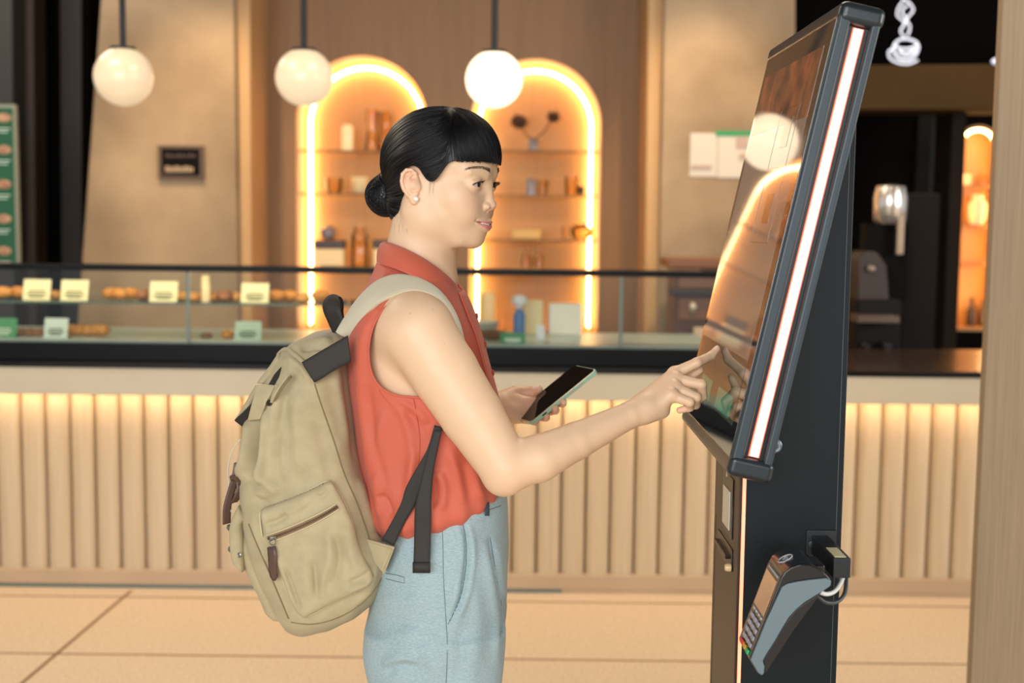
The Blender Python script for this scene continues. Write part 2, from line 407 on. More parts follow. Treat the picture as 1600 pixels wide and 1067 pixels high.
# ---- price cards
m_card_c = mat('cream_card', '#efe6b8', .5); m_card_w = mat('white_card', '#dfeee4', .5); m_card_g = mat('green_card', '#4f9a66', .5)
m_ink = mat('card_ink', '#7a7a52', .6)
def card(x0, y0, x1, y1, Y, m, label, grp='price cards in the display case', ink=True):
    a = P(x0, y1, Y); b = P(x1, y0, Y); a.z = (zsh if y1 < 480 else zb1 + .008) + .0008
    r = empty('price_card', ((a.x + b.x) / 2, Y, a.z), label, 'price card', grp)
    MB().prism([(a.x, Y, a.z), (b.x, Y, a.z), (b.x, Y + .022, b.z), (a.x, Y + .022, b.z)], (0, .003, 0)).build('card', m, r)
    MB().prism([(a.x + .01, Y + .024, a.z), (b.x - .01, Y + .024, a.z), (b.x - .01, Y + .05, a.z)], (0, .002, .002)).build('foot', m, r)
    if ink:
        w = b.x - a.x; h = b.z - a.z
        mb = MB()
        for t, l in ((.45, .6), (.3, .7), (.18, .5)):
            yy = Y + .022 * t - .002
            mb.box((a.x + w * (.5 - l / 2), yy, a.z + h * t - .003), (a.x + w * (.5 + l / 2), yy + .002, a.z + h * t + .003))
        mb.build('lettering', mat('ink_light', '#dfe8d4', .6) if m is m_card_g else m_ink, r)
ys = Yg + .13
card(35, 437, 77, 466, ys, m_card_c, 'cream price card, leftmost one on the upper glass shelf')
card(94, 438, 136, 467, ys, m_card_c, 'cream price card, second from left on the upper glass shelf')
card(233, 440, 276, 469, ys, m_card_c, 'cream price card standing on the shelf right of the round plaque')
card(376, 443, 419, 471, ys, m_card_c, 'cream price card, nearest the backpack on the upper shelf')
yl = Yg + .08
card(-22, 498, 24, 528, yl, m_card_g, 'green price card at the left edge, bottom of the case')
card(68, 498, 104, 529, yl, m_card_w, 'white price card on the tray beside a row of croissants')
card(366, 503, 407, 535, yl, mat('mint_card', '#b9d3bf', .5), 'pale mint price card on the tray above the backpack')
card(781, 521, 821, 549, yl, m_card_g, 'green price card on the tray in front of the woman')

# ---- pastries
m_pas = mat('baked_crust', '#e69a3c', .4, noise=(25, .6, '#c8701e'), bump=(40, .4, .003))
m_pas2 = mat('brown_crust', '#a86a3c', .5, noise=(30, .6, '#7c4524'), bump=(40, .4, .003))
m_pas3 = mat('golden_bun', '#e5a353', .4, noise=(18, .5, '#c9803a'))
def croissant(c, L, hgt, m, label, grp, rot=0.0):
    c = Vector(c); pts = []; rs = []
    for k in range(19):
        t = k / 18; a = (t - .5) * 2.3
        pts.append(c + Matrix.Rotation(rot, 3, 'Z') @ Vector((math.sin(a) * L * .5, (1 - math.cos(a)) * L * .35, hgt * .57)))
        rs.append((hgt * .5) * (math.sin(PI * min(max(t, .06), .94)) ** .6) * (1 + .10 * abs(math.sin(t * PI * 4.5))))
    o = MB().tube(pts, rs, 12).build('croissant', m, None, smooth=True, auto=70); tag(o, label, 'pastry', grp); return o
def bun(c, L, hgt, m, label, grp):
    o = MB().lathe([(L * .30, 0), (L * .46, hgt * .15), (L * .5, hgt * .42), (L * .42, hgt * .75), (L * .22, hgt * .96), (.001, hgt)], c, 18).build('bun', m, None, smooth=True, auto=70)
    tag(o, label, 'pastry', grp); return o
def at_shelf(px, Y, z): 
    q = P(px, 470, Y); return (q.x, Y, z)
g1 = 'pastries on the upper glass shelf'
for j, (px, w, kk) in enumerate(((4, 34, 0), (29, 30, 0), (84, 26, 2), (174, 24, 0), (186, 30, 0), (203, 32, 0), (224, 22, 1), (284, 30, 2), (303, 26, 2), (330, 34, 2), (352, 30, 1), (368, 24, 2), (432, 26, 0), (452, 26, 0), (474, 24, 2), (500, 26, 0))):
    Y = ys + .07 + .02 * (j % 2); L = w / FPX * Y; mm = (m_pas, m_pas2, m_pas3)[kk]; c = at_shelf(px, Y, zsh + .0008)
    side = 'left of the round plaque' if px < 210 else 'near the middle'
    if kk == 0: croissant(c, L * 1.1, .045, mm, 'golden croissant in the pastry row of the upper glass shelf', g1, rnd.uniform(-.5, .5))
    elif kk == 1: bun(c, L, .045, mm, 'dark brown bun between lighter pastries on the upper glass shelf' , g1)
    else: bun(c, L, .036, mm, 'flat golden bun on the upper glass shelf', g1)
g2 = 'pastries on the lower tray of the display case'
for j, (px, w) in enumerate(((32, 22), (46, 22), (60, 20))):
    Y = yl + .1; bun(at_shelf(px, Y, zb1 + .008), w / FPX * Y, .03, m_pas2, 'small brown pastry between the green and white cards, lower tray', g2 + ', left')
for j, (px, w) in enumerate(((112, 24), (124, 24), (137, 24), (150, 24), (160, 20))):
    Y = yl + .1 + .01 * (j % 2); croissant(at_shelf(px, Y, zb1 + .008), w / FPX * Y * 1.0, .042, m_pas, 'orange-brown croissant in the row right of the white card', g2 + ', croissant row', .3)
for j, (px, w) in enumerate(((322, 20), (355, 22))):
    Y = yl + .1; bun(at_shelf(px, Y, zb1 + .008), w / FPX * Y, .032 if j else .02, m_pas if j else m_pas2, ('flat brown pastry left of the pale mint card', 'round orange pastry tucked behind the pale mint card')[j], g2)
# candle-like glass on shelf
c = at_shelf(322, ys + .03, zsh + .0008)
o = MB().lathe([(.018, 0), (.018, .10), (.014, .105)], c, 16).build('cream_tumbler', mat('cream_glaze', '#f6dfae', .4), None, smooth=True); tag(o, 'tall slim cream tumbler standing among pastries on the upper shelf', 'tumbler')

# things further along the counter, behind the glass
Yi = Yc + .30
def stand(name, prof, px, Y, z, m, label, cat, group=None, n=20):
    q = P(px, 520, Y); o = MB().lathe(prof, (q.x, Y, z), n).build(name, m, None, smooth=True, auto=50); tag(o, label, cat, group); return o
zt_ = zb1 + .0088
stand('bowl', [(.03, 0), (.055, .02), (.075, .06), (.072, .06), (.05, .025), (.0, .012)], 752, Yi, zt_, mat('grey_ceramic', '#bdb7ad', .4), 'pale grey bowl inside the case just right of the collar', 'bowl')
stand('bowl', [(.03, 0), (.04, .01), (.055, .035), (.052, .036), (.0, .02)], 770, Yi - .12, zt_, mat('brown_ceramic', '#7a4a33', .4), 'small brown bowl beside the green price card', 'bowl')
spr = empty('spray_bottle', P(812, 540, Yi), 'white and blue spray bottle standing in the display case', 'bottle')
q = P(811, 520, Yi); zc = zt_
MB().lathe([(.022, 0), (.024, .01), (.024, .09), (.012, .115)], (q.x, Yi, zc), 18).build('bottle_body', mat('blue_label', '#4a6ea6', .4), spr, smooth=True)
MB().lathe([(.012, .115), (.012, .13), (.03, .135), (.032, .16), (.015, .17)], (q.x, Yi, zc), 18).build('spray_head', mat('white_plastic', '#e6e2e6', .4), spr, smooth=True)
o = pbox('paper_bag', 818, 470, 848, 545, Yi + .1, .08, mat('kraft_cream', '#e9cf9f', .7), None, .006); tag(o, 'cream paper bag between the spray bottle and the white box', 'bag')
o = pbox('carton', 858, 476, 909, 528, Yi + .12, .12, mat('white_carton', '#f0e4d6', .6), None, .004); tag(o, 'white carton box behind the glass in front of the niche', 'box')
o = pbox('folded_menu', 838, 508, 851, 546, Yi - .1, .015, mat('white_plastic', '#e6e2e6', .4), None, .001); tag(o, 'narrow white card standing upright near the case post', 'card')
for o_ in ('carton', 'paper_bag'):
    ob = bpy.data.objects[o_]; zmin = min((ob.matrix_world @ v.co).z for v in ob.data.vertices)
    for v in ob.data.vertices:
        if abs(v.co.z - zmin) < 1e-4: v.co.z = zt_
ob = bpy.data.objects['folded_menu']
zm = min(v.co.z for v in ob.data.vertices)
for v in ob.data.vertices:
    if abs(v.co.z - zm) < 1e-4: v.co.z = zt_

# back cupboards below the niches
m_backc = mat('back_counter', '#a88058', .5, noise=(3, .4, '#8f6a45'))
zbk = P(800, 528, 7.0).z
bc = empty('back_counter', (0, 6.9, 0), 'long wooden counter along the panelled wall below the arches', 'counter')
xb0 = P(400, 500, 7).x; xb1 = P(1180, 500, 7).x
box('cabinet', (xb0, 6.55, 0), (xb1, 7.04, zbk - .03), m_backc, bc)
box('worktop', (xb0, 6.5, zbk - .03), (xb1, 7.04, zbk), mat('pale_top', '#b9b2a2', .35), bc, bevel=.004)
# wooden drawer chest / machine on the right
ch = empty('drawer_chest', P(1085, 530, 6.6), 'dark brown wooden chest with drawers left of the kiosk screen', 'cabinet')
def pb(name, x0, y0, x1, y1, Y, dY, m, par, bev=.004): return pbox(name, x0, y0, x1, y1, Y, dY, m, par, bev)
m_ch = mat('walnut', '#5f3b24', .5, noise=(4, .5, '#432818')); m_ch2 = mat('walnut_light', '#7d5032', .5)
o = pb('body', 1053, 418, 1150, 528, 6.6, .3, m_ch, ch); 
zmin = min(v.co.z for v in o.data.vertices)
for v in o.data.vertices:
    if abs(v.co.z - zmin) < 1e-4: v.co.z = zbk
pb('top', 1044, 405, 1150, 419, 6.56, .36, m_ch2, ch)
pb('shelf', 1046, 452, 1150, 462, 6.56, .1, mat('dark_edge', '#2c1a10', .5), ch)
d1 = pb('drawer', 1060, 425, 1145, 450, 6.585, .02, m_ch2, ch); d2 = pb('drawer', 1060, 466, 1145, 500, 6.585, .02, m_ch2, ch)
q = P(1083, 481, 6.57); MB().sphere(q, (.022, .016, .03)).build('knob', mat('pale_metal', '#c9b9a0', .3, metal=.6), ch, smooth=True)
o = pb('cream_box', 1084, 512, 1112, 545, 6.52, .03, mat('cream_box', '#e2c3a0', .6), None); 
tag(o, 'small cream box in front of the dark wooden chest', 'box')
zmin = min(v.co.z for v in o.data.vertices)
for v in o.data.vertices:
    if abs(v.co.z - zmin) < 1e-4: v.co.z = zbk

# ================================================================ niche contents
m_cl = glass_mat('amber_glass', (1, .86, .62), 1.6); m_wh = mat('frosted_glass_glow', '#ffe2a8', .3, emit=(1, .75, .4), estr=.25)  # frosted jars get a faint emission to look lit; they hold no lamp
m_dk = mat('dark_ceramic', '#3c2c28', .4); m_crm = mat('cream_ceramic', '#f2d9a6', .5); m_gr = mat('grey_metal', '#8b8488', .35, metal=.5)
Yn = Yb + .12
def nitem(name, px, py, Y, prof, m, label, cat):
    q = P(px, py, Y) + Vector((0, 0, .0008)); s_ = Y / FPX
    prof = [(r * s_, z * s_) for r, z in prof]
    o = MB().lathe(prof, q, 20).build(name, m, None, smooth=True, auto=50); tag(o, label, cat, None); return o
s1, s2, s3, s4 = 236, 303, 420, 418
def bottle(h, r): return [(r * .9, 0), (r, h * .05), (r, h * .55), (r * .45, h * .72), (r * .4, h * .95), (r * .5, h)]
nitem('glow_jar', 543, 236, Yn, [(8, 0), (9, 2), (9, 34), (6, 40)], m_wh, 'white jar with added glow on the top shelf of the left arch', 'jar')
nitem('glass_carafe', 581, 236, Yn, [(12, 0), (11, 4), (7, 35), (10, 62), (9, 62), (5, 34)], m_cl, 'clear flared carafe on the top shelf of the left arch', 'carafe')
nitem('glass_vase', 603, 236, Yn + .05, [(11, 0), (11, 55), (9, 60)], m_cl, 'straight glass vase beside the carafe, left arch', 'vase')
nitem('glass_bowl', 522, 302, Yn - .03, [(9, 0), (12, 6), (13, 24), (11, 24)], m_cl, 'clear glass bowl on the second shelf of the left arch', 'bowl')
nitem('cup', 562, 303, Yn, [(8, 0), (12, 4), (13, 26), (11, 26)], m_crm, 'cream cup with dark rim beside the hair bun', 'cup')
jar = [(12, 0), (13, 3), (13, 50), (9, 56), (9, 64)]
nitem('storage_jar', 562, 418, Yn, jar, m_cl, 'tall clear jar behind the bun on the lower left shelf', 'jar')
for px, x0, x1, y0, y1, lab in ((515, 491, 537, 386, 420, 'cream box with black lid standing in the left arch'), (598, 583, 618, 386, 420, 'cream box with black lid half hidden by the collar')):
    r = empty('lidded_box', P(px, y1, Yn), lab, 'box')
    o = pbox('box_body', x0, y0 + 3, x1, y1 - 1, Yn, .12, m_crm, r, .003)
    pbox('lid', x0 - 1, y0 - 11, x1 + 1, y0 + 3, Yn - .004, .128, m_dk, r, .01)
nitem('sugar_bowl', 512, 374, Yn + .05, [(6, 0), (12, 4), (13, 16), (8, 20), (2, 22)], m_gr, 'small metal bowl on top of the black-lidded box', 'bowl')
# right niche
vz = empty('dried_flower_vase', P(833, 236, Yn), 'grey vase with two dried flower heads in the right arch', 'vase')
q = P(833, 236, Yn); s_ = Yn / FPX
MB().lathe([(8 * s_, 0), (10 * s_, 2 * s_), (9 * s_, 16 * s_), (6 * s_, 20 * s_)], q, 18).build('vase_body', m_gr, vz, smooth=True)
m_fl = mat('dried_flower', '#4a2c1a', .8, bump=(60, .5, .004))
for (fx, fy, rr) in ((811, 190, 13), (865, 183, 10)):
    h = P(fx, fy, Yn); MB().tube([q + Vector((0, 0, 16 * s_)), q.lerp(h, .5) + Vector((0, 0, .01)), h], .004, 6).build('stem', m_fl, vz, smooth=True)
    mb = MB(); mb.sphere(h, (rr * s_, rr * s_, rr * .8 * s_), 14, 8)
    for k in range(16):
        a = rnd.uniform(0, 2 * PI); e = rnd.uniform(-.4, 1.2); d = Vector((math.cos(a) * math.cos(e), math.sin(a) * math.cos(e), math.sin(e))); mb.tube([h, h + d * rr * 1.3 * s_], [.006, .001], 5)
    mb.build('flower_head', m_fl, vz)
nitem('metal_tin', 829, 305, Yn, [(9, 0), (9, 20), (6, 26)], m_gr, 'dark metal tin, middle of the right arch', 'tin')
nitem('glass_tumbler', 848, 305, Yn + .04, [(7, 0), (9, 24), (8, 24)], m_cl, 'clear tumbler beside the metal tin, right arch', 'glass')
nitem('glass_mug', 893, 305, Yn, [(9, 0), (10, 3), (11, 30), (9, 30)], m_cl, 'clear mug at the right end of the second shelf', 'mug')
nitem('small_pot', 908, 305, Yn + .03, [(4, 0), (5, 10), (3, 14)], m_dk, 'small dark pot behind the clear mug in the right arch', 'pot')
o = pbox('wooden_box', 800, 359, 845, 373, Yn, .12, mat('yellow_wood', '#e9b866', .5), None, .003); tag(o, 'long yellow wooden box on the third shelf, right arch', 'box')
nitem('teapot', 908, 374, Yn - .02, [(10, 0), (16, 5), (17, 16), (8, 24), (3, 27)], m_cl, 'round clear teapot at the right end of the third shelf', 'teapot')
nitem('glass_cup', 884, 374, Yn + .03, [(5, 0), (6, 20), (5, 20)], m_cl, 'clear cup beside the round teapot', 'cup')
zn = aR[2] + .006
def on_base(name, px, prof, m, label, cat, Y=Yn, z=None):
    q = P(px, 470, Y); s_ = Y / FPX; o = MB().lathe([(r * s_, zz * s_) for r, zz in prof], (q.x, Y, zn if z is None else z), 20).build(name, m, None, smooth=True, auto=50); tag(o, label, cat)
nitem('slim_bottle', 822, 426.5, Yn - .03, bottle(44, 8), m_cl, 'clear slim bottle, left of the pair in the right arch', 'bottle')
nitem('slim_bottle', 842, 426.5, Yn - .03, bottle(44, 8), m_cl, 'clear slim bottle, right of the pair in the right arch', 'bottle')
on_base('storage_jar', 895, [(14, 0), (15, 4), (15, 44), (10, 50)], m_crm, 'cream storage jar at the foot of the right arch', 'jar')
on_base('storage_jar', 762, [(12, 0), (13, 4), (13, 60), (9, 66)], m_crm, 'tall cream jar at the foot of the right arch, left corner', 'jar')

# ================================================================ pendants
m_rod = mat('black_rod', '#16181a', .35, metal=.3)
for (cx, cy, r, px_top, st, lab) in ((193, 120, 45, 187, .40, 'globe pendant lamp on the far left, warm white and dimmest'), (475, 121, 44, 473, .46, 'globe pendant lamp above the left arch'), (772, 124, 44, 775, 1.7, 'brightest globe pendant lamp, above the woman\'s fringe')):
    Y = 5.15; c = P(cx, cy, Y); R_ = r / FPX * (Y)
    root = empty('pendant_lamp', (c.x, Y, HZ), lab, 'pendant lamp', 'globe pendants over the counter')
    mm = mat('opal_globe_%d' % int(st * 100), '#c4ac8c', .3, emit=(1, .80, .56), estr=st, coat=.3)
    MB().sphere(c, R_, 40, 24).build('globe', mm, root, smooth=True)
    MB().lathe([(R_ * .42, R_ * .88), (R_ * .44, R_ * .93), (R_ * .42, R_ * 1.0), (R_ * .1, R_ * 1.04)], c, 28).build('cap', m_rod, root, smooth=True)
    MB().tube([c + Vector((0, 0, R_)), Vector((c.x, Y, HZ))], .0125, 12).build('rod', m_rod, root, smooth=True)

# ================================================================ wall plaque, menu board, notices
m_frame = mat('plaque_frame', '#5d4a3c', .6)
pq = empty('wall_plaque', P(282, 280, Yp), 'dark rectangular framed plaque mounted on the left concrete pillar', 'plaque')
pbox('frame', 246, 227, 318, 279, Yp - .03, .03, m_frame, pq, .004)
pbox('panel', 252, 232, 312, 274, Yp - .034, .01, mat('plaque_black', '#120e0c', .8, spec=.1), pq, .002)
m_let = mat('plaque_letter', '#a98f70', .5)
for (ry, rh, xs_, mm_) in ((243, 6, range(259, 304, 6), mat('plaque_relief', '#4d3d33', .6)), (264, 10, range(258, 303, 5), m_let)):
    mb = MB()
    for k, xx in enumerate(xs_):
        q = P(xx, ry, Yp - .036); q2 = P(xx + 4, ry + rh * .5, Yp - .036); q1 = P(xx, ry - rh * .5 + (k * 7 % 3), Yp - .036); mb.box((q.x, q.y, q2.z), (q2.x, q.y + .003, q1.z))
    mb.build('relief_row', mm_, pq)
Ym = 6.2
mbd = empty('menu_board', P(5, 410, Ym), 'green menu board with food pictures at the left edge', 'menu board')
pbox('board', -70, 163, 27, 412, Ym, .03, mat('menu_border', '#9a9c86', .6), mbd, .003)
pbox('face', -68, 168, 22, 408, Ym - .006, .01, mat('menu_green', '#33654a', .7, spec=.2), mbd, .001)
m_food = mat('menu_food', '#c99f7c', .6, noise=(30, .8, '#9a5f40'))
m_wt = mat('menu_text', '#cfe0cf', .6)
for cy in (184, 234, 288, 342, 392):
    q = P(6, cy, Ym - .008)
    MB().sphere(q, (.036, .004, .022), 18, 10).build('food_picture', m_food, mbd, smooth=True)
    mb = MB(); 
    for dy, l in ((17, .05), (22, .03)):
        q2 = P(6, cy + dy, Ym - .008); mb.box((q2.x - l, q2.y, q2.z - .003), (q2.x + l * .6, q2.y + .003, q2.z + .003))
    mb.build('caption', m_wt, mbd)
nb = empty('notice_sign', P(1120, 280, Yp), 'pair of pale notices with a green header on the right concrete pillar', 'notice')
m_pap = mat('paper_white', '#cfc4b4', .6)
pbox('sheet', 1078, 208, 1121, 276, Yp - .006, .006, m_pap, nb); pbox('sheet', 1122, 206, 1178, 278, Yp - .008, .008, m_pap, nb)
pbox('header', 1119, 204, 1178, 213, Yp - .011, .005, mat('notice_green', '#2f8a55', .5), nb)
mb = MB()
for (x0, y0, x1, y1) in ((1080, 258, 1112, 264), (1150, 213, 1170, 232), (1155, 240, 1175, 250)):
    a = P(x0, y1, Yp - .012); b = P(x1, y0, Yp - .012); mb.box((a.x, a.y, a.z), (b.x, a.y + .003, b.z))
mb.build('print_block', mat('notice_print', '#b39a8c', .6), nb)

# ================================================================ neon cup sign
m_neon = mat('white_neon', (1, 1, 1), .4, emit=(.62, .72, 1), estr=.62)
ns = empty('neon_cup_sign', P(1413, 100, 7.4), 'white neon coffee cup with rising steam on the black wall', 'neon sign')
Yq = 7.4
def npts(L): return [P(x, y, Yq) for x, y in L]
def neon(name, L, r): MB().tube(smooth_path(npts(L)), r, 8).build(name, m_neon, ns, smooth=True)
neon('cup_outline', [(1398, 68), (1396, 78), (1403, 90), (1418, 93), (1430, 86), (1435, 74), (1432, 68)], .007)
neon('cup_rim', [(1398, 68), (1406, 62), (1418, 61), (1430, 65), (1433, 70), (1420, 76), (1404, 75), (1398, 68)], .006)
neon('cup_fill', [(1404, 80), (1416, 85), (1430, 78)], .008)
neon('handle', [(1397, 76), (1389, 80), (1390, 90), (1400, 97), (1418, 100), (1434, 94)], .006)
neon('steam', [(1413, 58), (1407, 48), (1413, 36), (1402, 24), (1404, 12), (1411, 2)], .005)
neon('steam', [(1418, 56), (1422, 42), (1417, 30), (1427, 16), (1420, 4), (1410, -2)], .005)
neon('steam', [(1410, 44), (1416, 30), (1409, 18), (1418, 8)], .005)
MB().sphere(P(1554, 96, 7.4), .017).build('neon_spot', m_neon, ns, smooth=True)

# ================================================================ right background: machines, far niche
ma = (P(1496, 300, 8.0).x, P(1556, 300, 8.0).x, P(1520, 512, 8.0).z, P(1520, 200, 8.0).z)
m_led3 = mat('warm_led_far', (1, .7, .35), .5, emit=(1, .62, .24), estr=16)
fr = empty('far_display_niche', (ma[0], 8.0, ma[2]), 'narrow glowing arched niche between the dark wall and the veneer panel', 'display niche')
ip = arch(*ma); MB().prism([(x, 8.15, z) for x, z in ip], (0, .02, 0)).build('back_panel', m_lining, fr)
mb = MB(); op = arch(*ma, inset=-.02)
for i in range(len(ip) - 1):
    (x0, z0), (x1, z1) = ip[i], ip[i + 1]; (X0, Z0), (X1, Z1) = op[i], op[i + 1]
    mb.add([(x0, 8.0, z0), (x1, 8.0, z1), (x1, 8.15, z1), (x0, 8.15, z0), (X0, 8.0, Z0), (X1, 8.0, Z1), (X1, 8.15, Z1), (X0, 8.15, Z0)], [(0, 1, 2, 3), (7, 6, 5, 4), (0, 4, 5, 1), (3, 2, 6, 7)])
mb.build('lining', m_lining, fr, smooth=True)
li = arch(*ma, inset=.010); MB().tube([(x, 8.02, z) for x, z in li], .008, 8).build('led_strip', m_led3, fr, smooth=True)
for py in (290, 352, 410):
    z = P(1520, py, 8.1).z; box('shelf', (ma[0] + .02, 8.03, z - .012), (ma[1] - .02, 8.14, z), mat('amber_shelf', '#c78a45', .4), fr)
box('base', (ma[0] - .02, 8.0, ma[2] - .02), (ma[1] + .02, 8.15, ma[2]), m_lining, fr)
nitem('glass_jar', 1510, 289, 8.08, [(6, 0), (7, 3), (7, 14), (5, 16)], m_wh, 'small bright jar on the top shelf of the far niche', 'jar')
nitem('glass_jar', 1535, 289, 8.09, [(5, 0), (6, 3), (6, 12), (4, 14)], m_cl, 'second small jar beside it on the far niche top shelf', 'jar')
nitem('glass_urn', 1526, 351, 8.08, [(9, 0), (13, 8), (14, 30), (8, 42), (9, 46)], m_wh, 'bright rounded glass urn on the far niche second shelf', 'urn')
nitem('dark_bottle', 1516, 509, 8.08, bottle(44, 7), m_dk, 'dark bottle at the foot of the far niche, left one', 'bottle')
nitem('dark_bottle', 1534, 508, 8.07, bottle(40, 5), m_dk, 'dark bottle at the foot of the far niche, right one', 'bottle')

# coffee machine / grinder area behind the kiosk on the right
gm = empty('coffee_grinder', P(1390, 470, 5.6), 'coffee grinder with shiny metal hopper in the dark service area', 'grinder')
Yk = 6.0; s_ = Yk / FPX
q = P(1390, 350, Yk)
MB().lathe([(20 * s_, 0), (25 * s_, 6 * s_), (26 * s_, 40 * s_), (22 * s_, 58 * s_), (4 * s_, 61 * s_)], q, 28).build('hopper', mat('brushed_steel', '#e6ddd2', .22, metal=.85), gm, smooth=True)
pb('body', 1352, 350, 1420, 468, Yk - .02, .12, mat('grinder_black', '#0c0a09', .7, spec=.1), gm, .01)
pb('spout', 1402, 336, 1413, 398, Yk - .08, .03, mat('brushed_steel2', '#a48d76', .3, metal=.7), gm, .004)
cm = empty('espresso_machine', P(1380, 590, 5.9), 'brown espresso machine with round dial beside the kiosk back', 'coffee machine')
Ye = 5.75
m_em = mat('machine_brown', '#33261f', .5)
MB().prism([P(x, y, Ye) for x, y in ((1340, 470), (1340, 405), (1352, 392), (1372, 395), (1386, 415), (1390, 470))], (0, .2, 0)).build('boiler_cover', m_em, cm, bevel=.01)
q = P(1361, 420, Ye - .01); MB().lathe([(.017, 0), (.017, .01), (.011, .014)], q, 20, axis=(0, -1, 0)).build('dial', mat('dial_rim', '#8b7868', .3, metal=.6), cm, smooth=True)
pb('drip_body', 1338, 468, 1408, 584, Ye, .20, mat('machine_dark', '#120e0c', .6, spec=.2), cm, .01)
pb('drip_tray', 1340, 493, 1406, 505, Ye - .12, .14, mat('tray_steel', '#6e5c50', .3, metal=.6), cm, .004)
for px in (1352, 1384):
    q = P(px, 540, Ye - .03); MB().lathe([(.022, 0), (.022, .03), (.012, .04)], q, 16, axis=(0, -1, 0)).build('group_head', mat('machine_black', '#0b0a0a', .3), cm, smooth=True)
zc_ = z_w1 + .004
ob = [c_ for c_ in cm.children if c_.name.startswith('drip_body')][0]
zm = min(v.co.z for v in ob.data.vertices)
cab = box('service_cabinet', (P(1325, 560, 5.66).x, 5.70, 0), (P(1560, 560, 5.8).x + .4, 6.6, zm), mat('service_brown', '#1d140d', .7, spec=.2)); tag(cab, 'dark brown back cabinet carrying the espresso machine', 'cabinet')
pc = box('machine_panel', (P(1412, 400, 6.2).x, 6.2, zm), (P(1466, 400, 6.2).x, 6.5, P(1430, 300, 6.0).z), mat('panel_brown', '#1d1612', .7, spec=.15), None, .01); tag(pc, 'tall dark brown cabinet unit right of the espresso machine', 'cabinet')
# ================================================================ KIOSK
KN, KF = 1.755, 2.245          # slab near / far side (Y)
pn0 = P(1140, 730, KN); pn1 = P(1315, 12, KN)
th_k = math.atan2(pn1.x - pn0.x, pn1.z - pn0.z); LEN = math.hypot(pn1.x - pn0.x, pn1.z - pn0.z)
ku = Vector((math.sin(th_k), 0, math.cos(th_k))); kn = Vector((-math.cos(th_k), 0, math.sin(th_k))); ky = Vector((0, 1, 0))
TH = .058
KO = Vector((pn0.x, KN, pn0.z))
if 0: print('kiosk tilt', math.degrees(th_k), LEN, KO, 'far check', proj(KO + ky * (KF - KN)), proj(KO + ky * (KF - KN) + ku * LEN))
def K(s, y, d=0): return KO + ku * s + ky * y + kn * d
WK = KF - KN
kiosk = empty('self_order_kiosk', (KO.x + .1, (KN + KF) / 2, 0), 'black self-order kiosk with tilted touch screen and glowing edge light strips', 'kiosk')
m_kb = mat('kiosk_black', '#0b1216', .45, bump=(900, .06, .0003), spec=.25); m_rail = mat('kiosk_rail', '#26343a', .4); m_kd = mat('kiosk_recess', '#0a0709', .3)
m_kled = mat('kiosk_led', (1, .8, .7), .5, emit=(1, .58, .40), estr=1.35); m_kled_r = mat('kiosk_led_edge', (1, .2, .1), .5, emit=(1, .09, .05), estr=1.0)
m_scr = mat('screen_glass', '#070809', .03, spec=.9, coat=.6)
def kbox(name, s0, s1, y0, y1, d0, d1, m, bevel=0, parent=None):
    o = MB().obox(K(s0, y0, d0), ku * (s1 - s0), ky * (y1 - y0), kn * (d1 - d0)).build(name, m, parent or kiosk, bevel=bevel, seg=3); return o
kbox('housing', .012, LEN - .012, .012, WK - .012, -TH + .004, -.004, m_kd, .004)
for y0, y1 in ((0, .014), (WK - .014, WK)):
    kbox('side_rail', .004, LEN - .004, y0, y1, -.017, 0, m_rail, .004)
    kbox('side_rail', .004, LEN - .004, y0, y1, -TH, -TH + .013, m_rail, .004)
kbox('end_cap', LEN - .018, LEN + .012, -.003, WK + .003, -TH - .004, .002, mat('kiosk_cap', '#1d262a', .3), .011)
kbox('end_cap', -.012, .018, -.003, WK + .003, -TH - .004, .002, mat('kiosk_cap', '#1d262a', .3), .009)
kbox('light_strip_halo', .02, LEN - .02, .0095, .0112, -.0390, -.0235, m_kled_r)
kbox('light_strip', .021, LEN - .021, .0075, .0105, -.0372, -.0252, m_kled)
scr = kbox('screen_glass', .012, LEN - .012, .010, WK - .010, -.006, .0015, m_scr, .001)
# what the display shows: page areas, sunk just above the glass face
def ui(name, s0, s1, y0, y1, col, e, lift=.0003, br=0.9):
    c = S(col) if isinstance(col, str) else col
    m = mat('ui_' + name + col[1:], tuple(.15 * x for x in c), .03, spec=.9, emit=c, estr=e)
    return kbox(name, s0, s1, y0, y1, .0015, .0015 + lift, m, 0, scr)
A0, A1 = .052, LEN - .045; B0, B1 = .045, WK - .03
ui('page', A0, A1, B0, B1, '#a08a78', .26, .0001)
m_ph = mat('ui_photo', '#3a2a22', .05, noise=(22, 1, '#b0673c'), emit='#7a4a30', estr=.12, spec=.9)
kbox('header_picture', A1 - .10, A1, B0, B1, .0016, .0018, m_ph, 0, scr)
for (s0, s1, y0, y1, c, e) in ((A0 + .004, A0 + .036, .08, .21, '#3f7a5e', .5), (A0 + .004, A0 + .036, .27, .38, '#3f7a5e', .5), (A0 + .0, A0 + .095, B0, B1, '#5c5a48', .22)):
    ui('menu_button', s0, s1, y0, y1, c, e, .0004 if c == '#3f7a5e' else .0003)
